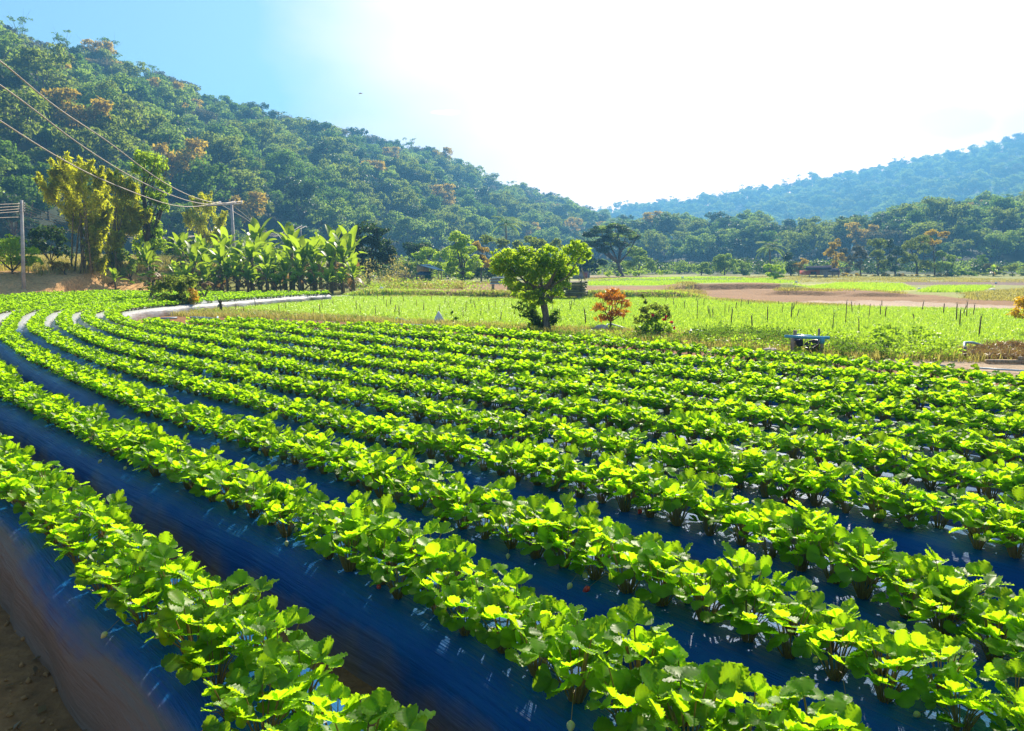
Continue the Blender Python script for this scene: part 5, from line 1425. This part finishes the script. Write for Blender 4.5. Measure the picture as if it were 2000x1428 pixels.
for px in (1062, 1130):
    x = (P(px, 560, Yb) - bb)[0]
    q = MB(); q.box((x, 0, .07), (.14, 1.3, .16)); q.build('bearer', M_wood, o)
q = MB(); q.tube([P(1143, 548, Yb) - bb, P(1136, 523, Yb) - bb], .03, 6); q.build('upright', M_wood, o, True)
bb = at(978, 40); o = empty('board_stack', bb, 0, 'stack of bluish grey boards lying left of the bamboo pole bundle', 'boards')
for i in range(5):
    q = MB(); q.box((rg.uniform(-.1, .1), 0, .35 + i * .075), (1.25 - i * .07, .6, .055), rg.uniform(-.05, .05)); q.build('board', M_gray if i % 2 else M_palepipe, o)
for s in (-.4, .4):
    q = MB(); q.box((s, 0, .15), (.14, .6, .3)); q.build('bearer', M_wood, o)

# ------------------------------------------------------------------ hut and house
M_roof = noisemat('blue_grey_roof', (0.03, 0.07, 0.12), (0.07, 0.14, 0.22), 4, .85, .2, stretch=(1, 12, 1), spec=0)
M_green = noisemat('green_cloth', (0.005, 0.09, 0.055), (0.01, 0.14, 0.09), 6, .7, .3)
Yh = 66.0; hb = at(838, Yh); k = Yh / FP
def lh(px, py, dy=0): return P(px, py, Yh + dy) - hb
def slab(a, b, c, d, th=.03):
    q = MB(); V = [a, b, c, d]; V = [np.array(v) for v in V]; nrm = unit(np.cross(V[1] - V[0], V[3] - V[0])[None])[0] * th
    q.add(V + [v - nrm for v in V], [(0, 1, 2, 3), (7, 6, 5, 4), (0, 4, 5, 1), (1, 5, 6, 2), (2, 6, 7, 3), (3, 7, 4, 0)]); return q
o = empty('hut', hb, 0, 'small field hut with blue sheet roofs and green side cloth right of the grove', 'hut')
slab(lh(815, 517, -.6), lh(858, 528, -1.2), lh(868, 529, 1.6), lh(838, 516, 1.6)).build('roof', M_roof, o)
slab(lh(812, 536, -1.2), lh(838, 537, -1.2), lh(845, 531, 0), lh(820, 530, 0)).build('lean_to_roof', M_roof, o)
for px, pt, dy in ((856, 528, -1.0), (828, 537, -1.0), (818, 518, .8), (862, 529, 1.4)):
    q = MB(); t_ = lh(px, pt, dy); q.tube([(t_[0], t_[1], -.1), t_], .05, 6); q.build('post', M_wood, o, True)
q = MB(); a, c = lh(830, 537, -.4), lh(842, 556, -.4); q.box(((a[0] + c[0]) / 2, -.4, a[2] / 2), (abs(c[0] - a[0]), .05, a[2])); q.build('green_cloth', M_green, o)
q = MB(); a, c = lh(814, 519, .4), lh(838, 532, .4); q.box(((a[0] + c[0]) / 2, .4, (a[2] + c[2]) / 2 + .02), (abs(c[0] - a[0]), .05, a[2] - c[2])); q.build('gable_boards', M_wood, o)
q = MB(); q.box((lh(834, 550)[0], .2, .45), (1.3, .5, .08)); q.box((lh(826, 550)[0], .2, .2), (.08, .4, .45)); q.box((lh(842, 550)[0], .2, .2), (.08, .4, .45)); q.build('bench', M_wood, o)
M_redw = noisemat('red_plank_wall', (0.45, 0.10, 0.08), (0.62, 0.22, 0.16), 2.5, .8, .3, stretch=(6, 1, 1))
M_greyw = noisemat('grey_plank_wall', (0.34, 0.29, 0.32), (0.52, 0.44, 0.48), 2.5, .8, .3, stretch=(8, 1, 1))
M_tin = noisemat('dull_tin_roof', (0.035, 0.035, 0.05), (0.07, 0.07, 0.09), 2, .95, .3, stretch=(10, 1, 1), spec=0)
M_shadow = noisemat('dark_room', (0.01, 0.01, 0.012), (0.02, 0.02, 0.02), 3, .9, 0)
Yq = 88.0; qb = at(1605, Yq)
def lq(px, py, dy=0): return P(px, py, Yq + dy) - qb
o = empty('red_house', qb, 0, 'small red and grey plank house with tin roof below the far trees', 'house')
x0, x1, x2, x3 = lq(1574, 540)[0], lq(1597, 540)[0], lq(1620, 540)[0], lq(1636, 540)[0]; zt = lq(1600, 527)[2]; zb = .25
def wall(xa, xb, z0, z1, y, mat, nm):
    q = MB(); q.box(((xa + xb) / 2, y, (z0 + z1) / 2), (xb - xa, .08, z1 - z0)); return q.build(nm, mat, o)
wall(x0, x1, zb, zt, -.5, M_redw, 'wall'); wall(x1, x2, zb, zt + .15, -.55, M_greyw, 'wall'); wall(x2, x3, zb, zt - .1, -.3, M_greyw, 'wall')
wall(x0, x3, zb, zt - .1, 1.8, M_greyw, 'wall')
for xx in (x0, x3):
    q = MB(); q.box((xx, .7, (zb + zt) / 2 - .05), (.08, 2.3, zt - zb - .1)); q.build('wall', M_redw, o)
for px in (1582, 1588):
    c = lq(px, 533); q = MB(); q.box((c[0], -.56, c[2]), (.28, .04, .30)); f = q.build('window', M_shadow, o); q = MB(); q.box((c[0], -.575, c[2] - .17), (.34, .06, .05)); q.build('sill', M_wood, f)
q = MB(); c = lq(1609, 536); q.box((c[0], -.61, c[2]), (.42, .04, .8)); q.build('door', M_greyw, o)
slab(lq(1570, 527, -1.1), lq(1624, 526, -1.1), lq(1624, 518, .7), lq(1576, 520, .7)).build('roof', M_tin, o)
slab(lq(1618, 530, -.9), lq(1639, 531, -.9), lq(1639, 524, .7), lq(1618, 523, .7)).build('side_roof', M_tin, o)
slab(lq(1576, 520, .7), lq(1624, 518, .7), lq(1624, 527, 2.4), lq(1576, 527, 2.4)).build('back_roof', M_tin, o)
for px in (1577, 1590, 1606, 1622, 1634):
    q = MB(); q.box((lq(px, 545)[0], -.5, .1), (.1, .1, .5)); q.build('stilt', M_wood, o)
Ys = 84.0; sb = at(1140, Ys); o = empty('shed', sb, 0, 'tiny grey shed with purple door right of the bamboo poles', 'shed')
a, c = P(1120, 530, Ys) - sb, P(1150, 530, Ys) - sb
q = MB(); q.box(((a[0] + c[0]) / 2, .5, a[2] / 2), (c[0] - a[0], 1.2, a[2])); q.build('wall', M_greyw, o)
q = MB(); q.box((c[0] - .35, -.12, a[2] * .45), (.4, .04, a[2] * .8)); q.build('door', M_redw, o)
q = MB(); q.box(((a[0] + c[0]) / 2, .45, a[2] + .05), (c[0] - a[0] + .3, 1.6, .07)); q.build('roof', M_tin, o)

# ------------------------------------------------------------------ ground cover nobody could count
def poly_points(poly, n, rg, z=0, ymax=400):
    poly = np.array(poly, float); g = np.array([G(a, min(max(b, 516), 1400)) for a, b in poly])[:, :2]
    lo, hi = g.min(0), g.max(0); out = []
    while sum(len(q) for q in out) < n:
        c = rg.uniform(lo, hi, size=(n * 2, 2))
        out.append(c[inpoly(c[:, 0], c[:, 1], g)])
    p = np.concatenate(out)[:n]
    return np.stack([p[:, 0], p[:, 1], ghoriz(p[:, 0], p[:, 1])], 1)
def blades(mb, pts, h, wd, rg, per=5, spread=.05, bend=.4, hv=.35):
    n = len(pts) * per
    b = np.repeat(pts, per, 0) + np.concatenate([rg.normal(size=(n, 2)) * spread, np.zeros((n, 1))], 1)
    az = rg.uniform(0, 6.28, n); hh = h * (1 + hv * rg.uniform(-1, 1, n)); be = bend * rg.uniform(.2, 1, n)
    d = np.stack([np.cos(az), np.sin(az), np.zeros(n)], 1); s = np.stack([-np.sin(az), np.cos(az), np.zeros(n)], 1) * (wd / 2)
    up = np.array([0, 0, 1.0])
    m = b + up * (hh * .55)[:, None] + d * (hh * be * .3)[:, None]
    t = b + up * (hh * (1 - be * .3))[:, None] + d * (hh * be)[:, None]
    V = np.stack([b - s, b + s, m + s * .9, m - s * .9, t], 1).reshape(-1, 3)
    i = np.arange(n)[:, None] * 5
    mb.add(V, i + np.array([[0, 1, 2, 3]]), i + np.array([[3, 2, 4]]), np.repeat(rg.uniform(0, 1, n), 5))
rg = np.random.default_rng(77)
ZD = {n_: p_ for n_, p_, c_ in ZONES}
mb = MB()
cropv = [(430, 616), (400, 612), (470, 597), (600, 585), (720, 577), (1000, 583), (1360, 581), (1480, 592), (1700, 601), (1990, 607), (2150, 612), (2150, 690), (1900, 683), (1640, 668), (1400, 653), (1100, 643), (850, 630), (600, 618)]
blades(mb, poly_points(cropv, 52000, rg), .115, .013, rg, 5, .06, .95)
tag(mb.build('crop', GREENS['crop']), 'pale green onion like crop covering the flat field behind the verge', 'crop', kind='stuff')
mb = MB(); mbd = MB()
def weedpts(pl, n, hgt, wdt, leaf, cover):
    p = poly_points(pl, n, rg)
    for q in p:
        h = hgt * rg.uniform(.5, 1.3)
        pts = q + np.concatenate([rg.normal(size=(cover, 2)) * wdt, rg.uniform(0, h, (cover, 1))], 1)
        leaves(mbd if float(fnoise(q[0] * 1.1, q[1] * 1.1, 2)) > .52 else mb, pts, leaf, rg, None, .5, 0, .5, .2)
weedpts([(1320, 668), (1400, 652), (1530, 658), (1640, 668), (1640, 700), (1540, 694), (1420, 682)], 260, .24, .08, .055, 50)
weedpts([(1620, 668), (1760, 672), (1860, 682), (1862, 704), (1760, 704), (1640, 702)], 230, .24, .08, .055, 50)
weedpts([(1700, 670), (1745, 670), (1740, 694), (1710, 694)], 26, .36, .08, .08, 70)
weedpts([(1785, 672), (1830, 675), (1830, 696), (1790, 696)], 24, .30, .08, .08, 60)
weedpts([(1000, 650), (1160, 655), (1330, 665), (1330, 676), (1160, 668), (1000, 658)], 130, .16, .07, .05, 40)
weedpts([(820, 632), (1000, 641), (1060, 646), (1060, 652), (960, 648), (820, 638)], 60, .14, .08, .05, 30)
weedpts([(400, 612), (600, 617), (820, 629), (820, 636), (600, 623), (400, 617)], 160, .14, .10, .05, 22)
weedpts([(380, 600), (440, 606), (440, 618), (380, 618)], 40, .16, .08, .05, 30)
tag(mbd.build('dark_verge_weeds', GREENS['mid']), 'darker low weeds mixed along the verge', 'weeds', kind='stuff')
tag(mb.build('verge_weeds', GREENS['weed']), 'low leafy weeds along the verge', 'weeds', kind='stuff')
mb = MB()
vg = [(300, 606), (430, 606), (600, 617), (850, 631), (1100, 644), (1400, 655), (1640, 671), (1900, 685), (2100, 693), (2100, 712), (1900, 708), (1640, 704), (1500, 692), (1250, 671), (1050, 654), (850, 640), (600, 625), (400, 620), (300, 616)]
blades(mb, poly_points(vg, 5200, rg), .16, .012, rg, 5, .06, .8)
tag(mb.build('verge_grass', GREENS['drygrass']), 'yellowish grass along the verge', 'grass', kind='stuff')
mb = MB()
p = poly_points([(1885, 688), (2100, 686), (2100, 714), (1890, 702)], 500, rg)
for q in p:
    pts = q + np.concatenate([rg.normal(size=(30, 2)) * .12, rg.uniform(0, .06 + .22 * float(fnoise(q[0] * 1.5, q[1], 2)), (30, 1))], 1)
    leaves(mb, pts, .12, rg, None, .2, 0, .10, 0)
tag(mb.build('dry_grass_heap', GREENS['dead']), 'heap of brown dry grass at the right edge of the verge', 'dry grass heap')
mb = MB()
bankp = [(-300, 560), (0, 541), (120, 541), (240, 543), (330, 556), (330, 530), (240, 527), (0, 525), (-300, 525)]
p = poly_points(bankp, 60, rg)
xy = np.stack([rg.uniform(-36, -17, 6000), rg.uniform(38, 62, 6000)], 1)
yf = np.interp(xy[:, 0], _bf[:, 0], _bf[:, 1]); xy = xy[xy[:, 1] > yf + 5.5 + 2 * fnoise(xy[:, 0], xy[:, 1])]
blades(mb, np.stack([xy[:, 0], xy[:, 1], ghoriz(xy[:, 0], xy[:, 1])], 1), .45, .03, rg, 7, .16, .7)
p2 = poly_points([(240, 560), (345, 566), (345, 575), (240, 572)], 260, rg)
blades(mb, p2, .25, .02, rg, 6, .1, .7)
tag(mb.build('bank_grass', GREENS['drygrass']), 'tall yellow green grass on top of the earth bank', 'grass', kind='stuff')
mb = MB()
for pl, n in (([(690, 560), (740, 556), (860, 553), (1000, 549), (1000, 553), (860, 558), (740, 566)], 1800), ([(1150, 548), (1560, 541), (2000, 546), (2000, 552), (1560, 552), (1300, 546), (1150, 551)], 5200), ([(1300, 566), (1345, 562), (1370, 572), (1362, 584), (1330, 584)], 700), ([(1520, 572), (1760, 572), (1760, 575), (1520, 576)], 900), ([(1880, 574), (2050, 561), (2100, 592), (1900, 586)], 2200), ([(700, 579), (1000, 582), (1330, 583), (1330, 585), (1000, 585), (700, 581)], 900), ([(1360, 583), (1480, 592), (1700, 600), (1700, 603), (1480, 595), (1360, 585)], 900)):
    p = poly_points(pl, n, rg); p = p[fnoise(p[:, 0] * .8, p[:, 1] * .8, 3) + rg.uniform(-.1, .1, len(p)) > .44]
    blades(mb, p, .11, .03, rg, 7, .2, .9, .7)
tag(mb.build('terrace_grass', GREENS['drygrass']), 'dry yellow grass on the terrace edges', 'grass', kind='stuff')
mb = MB()
for pl, n in (([(1150, 551), (1300, 548), (1500, 546), (1560, 551), (1500, 556), (1370, 558), (1150, 557)], 5200), ([(1540, 566), (1640, 553), (1762, 556), (1790, 566), (1700, 571), (1560, 571)], 2600)):
    blades(mb, poly_points(pl, n, rg), .15, .03, rg, 5, .12, .6)
for i in range(9):       # seedling rows running away
    s, e = G(1800 + i * 13, 571), G(1835 + i * 12, 560); n = 200
    t = rg.uniform(0, 1, (n, 1)); pp = s + (e - s) * t + rg.normal(size=(n, 3)) * [.10, .1, 0]; pp[:, 2] = ghoriz(pp[:, 0], pp[:, 1])
    blades(mb, pp, .18, .03, rg, 5, .08, .6)
tag(mb.build('terrace_crop', GREENS['crop']), 'green seedling crops on the far terraces', 'crop', kind='stuff')
# tall yellow weeds between grove and hut
mb = MB()
for i in range(70):
    px = rg.uniform(700, 905); b = at(px, rg.uniform(48, 60)); h = rg.uniform(.7, 2.4) * (1 if px < 790 else .25)
    pts = b + np.concatenate([rg.normal(size=(90, 2)) * .25, rg.uniform(0, h, (90, 1))], 1)
    leaves(mb, pts, .15, rg, None, .3, 0, .35, .1)
tag(mb.build('tall_weeds', GREENS['drygrass']), 'tall yellowing weeds between the banana grove and the hut', 'weeds', kind='stuff')
mb = MB()
for i in range(40):
    px = rg.uniform(700, 960); b = at(px, rg.uniform(47, 54)); h = rg.uniform(.3, .8)
    pts = b + np.concatenate([rg.normal(size=(70, 2)) * .28, rg.uniform(0, h, (70, 1))], 1)
    leaves(mb, pts, .12, rg, None, .4, 0, .45, .1)
tag(mb.build('low_scrub', GREENS['weed']), 'bright green scrub at the foot of the tall weeds', 'scrub', kind='stuff')
# litter and clods on the near path
b = at(790, 52); mb = MB()
for i in range(26):
    a, e = rg.uniform(0, 6.28), rg.uniform(.6, 1.5); L_ = rg.uniform(.8, 1.7)
    d = np.array([math.cos(a) * math.cos(e), math.sin(a) * math.cos(e), math.sin(e)])
    m = d * L_ * .5 + rg.normal(size=3) * .08; mb.tube([(0, 0, 0), m, d * L_], [.03, .018, .006], 4)
    for _ in range(3): mb.tube([m, m + (d + rg.normal(size=3) * .5) * .5], [.012, .004], 4)
o = mb.build('dead_bush', M_paleb, None, True); o.location = tuple(b); tag(o, 'leafless greyish dead bush left of the hut', 'bush')
rg = np.random.default_rng(8)
mb = MB()
for i in range(260):
    px, py = rg.uniform(-150, 330), rg.uniform(1130, 1560)
    c = G(px, py); 
    if c[1] < .9: continue
    r = rg.uniform(.004, .016) * rg.uniform(.6, 1.6); n = 6
    V = unit(rg.normal(size=(8, 3))) * r * np.array([1, 1, .6]) + c + [0, 0, r * .3]
    from itertools import combinations
    bmx = [(0, 1, 2), (0, 2, 3), (0, 3, 4), (0, 4, 1), (5, 2, 1), (5, 3, 2), (5, 4, 3), (5, 1, 4)]
    Vo = np.array([[0, 0, 1], [1, 0, 0], [0, 1, 0], [-1, 0, 0], [0, -1, 0], [0, 0, -1]]) * r * rg.uniform(.6, 1.3, (6, 1)) + c + [0, 0, r * .3]
    mb.add(Vo, None, bmx)
tag(mb.build('soil_clods', noisemat('clod_earth', (.30, .15, .055), (.46, .24, .09), 40, .95, .5), None), 'small crumbs of earth on the near path', 'soil', kind='stuff')
mb = MB()
for i in range(26):
    c = G(rg.uniform(-60, 260), rg.uniform(1180, 1450)) + [0, 0, .012]
    leaves(mb, c[None], rg.uniform(.035, .07), rg, None, 2.2, 0, .5, 0)
tag(mb.build('fallen_leaves', GREENS['dead']), 'dry fallen leaves on the near path', 'leaves', kind='stuff')

# dark undergrowth filling the valley behind the far terraces
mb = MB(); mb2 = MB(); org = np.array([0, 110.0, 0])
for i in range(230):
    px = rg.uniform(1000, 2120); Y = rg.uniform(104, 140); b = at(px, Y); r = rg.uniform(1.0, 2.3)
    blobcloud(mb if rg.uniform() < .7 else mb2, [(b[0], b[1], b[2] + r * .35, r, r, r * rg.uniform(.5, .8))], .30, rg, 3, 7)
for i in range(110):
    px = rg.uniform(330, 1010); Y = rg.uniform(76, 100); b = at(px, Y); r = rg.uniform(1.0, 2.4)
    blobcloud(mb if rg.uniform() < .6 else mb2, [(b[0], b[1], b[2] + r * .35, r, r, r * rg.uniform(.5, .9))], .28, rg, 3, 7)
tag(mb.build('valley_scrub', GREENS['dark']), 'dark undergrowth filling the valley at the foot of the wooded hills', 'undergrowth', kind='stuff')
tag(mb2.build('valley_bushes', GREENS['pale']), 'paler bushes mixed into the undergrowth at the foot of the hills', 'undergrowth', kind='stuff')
for kind in FOREST:
    for i in range(len(FOREST[kind])):
        if (kind, i) not in FSRC: print('missing proto', kind, i)
mass('hillside_forest', L_rest, 'mixed green and brown forest covering the upper left hill up to its ridge')
mass('rise_forest', K_rest, 'blue green forest covering the top of the low rise at the right')
mass('far_forest', T_right, 'hazy blue forest covering the long far hill at the right')
# ------------------------------------------------------------------ the hazy air
mb = MB(); mb.box((0, 515, 118), (2200, 1250, 242))
hz = mb.build('haze', [])
hm, n, out = newmat('hazy_air')
pv = n.nodes.new('ShaderNodeVolumePrincipled')
pv.inputs['Density'].default_value = HAZE
pv.inputs['Color'].default_value = (0.17, 0.52, 1.0, 1)
pv.inputs['Anisotropy'].default_value = 0.25
n.links.new(pv.outputs[0], out.inputs['Volume'])
hz.data.materials.append(hm)
tag(hz, 'pale blue haze filling the valley air', 'haze', kind='stuff')
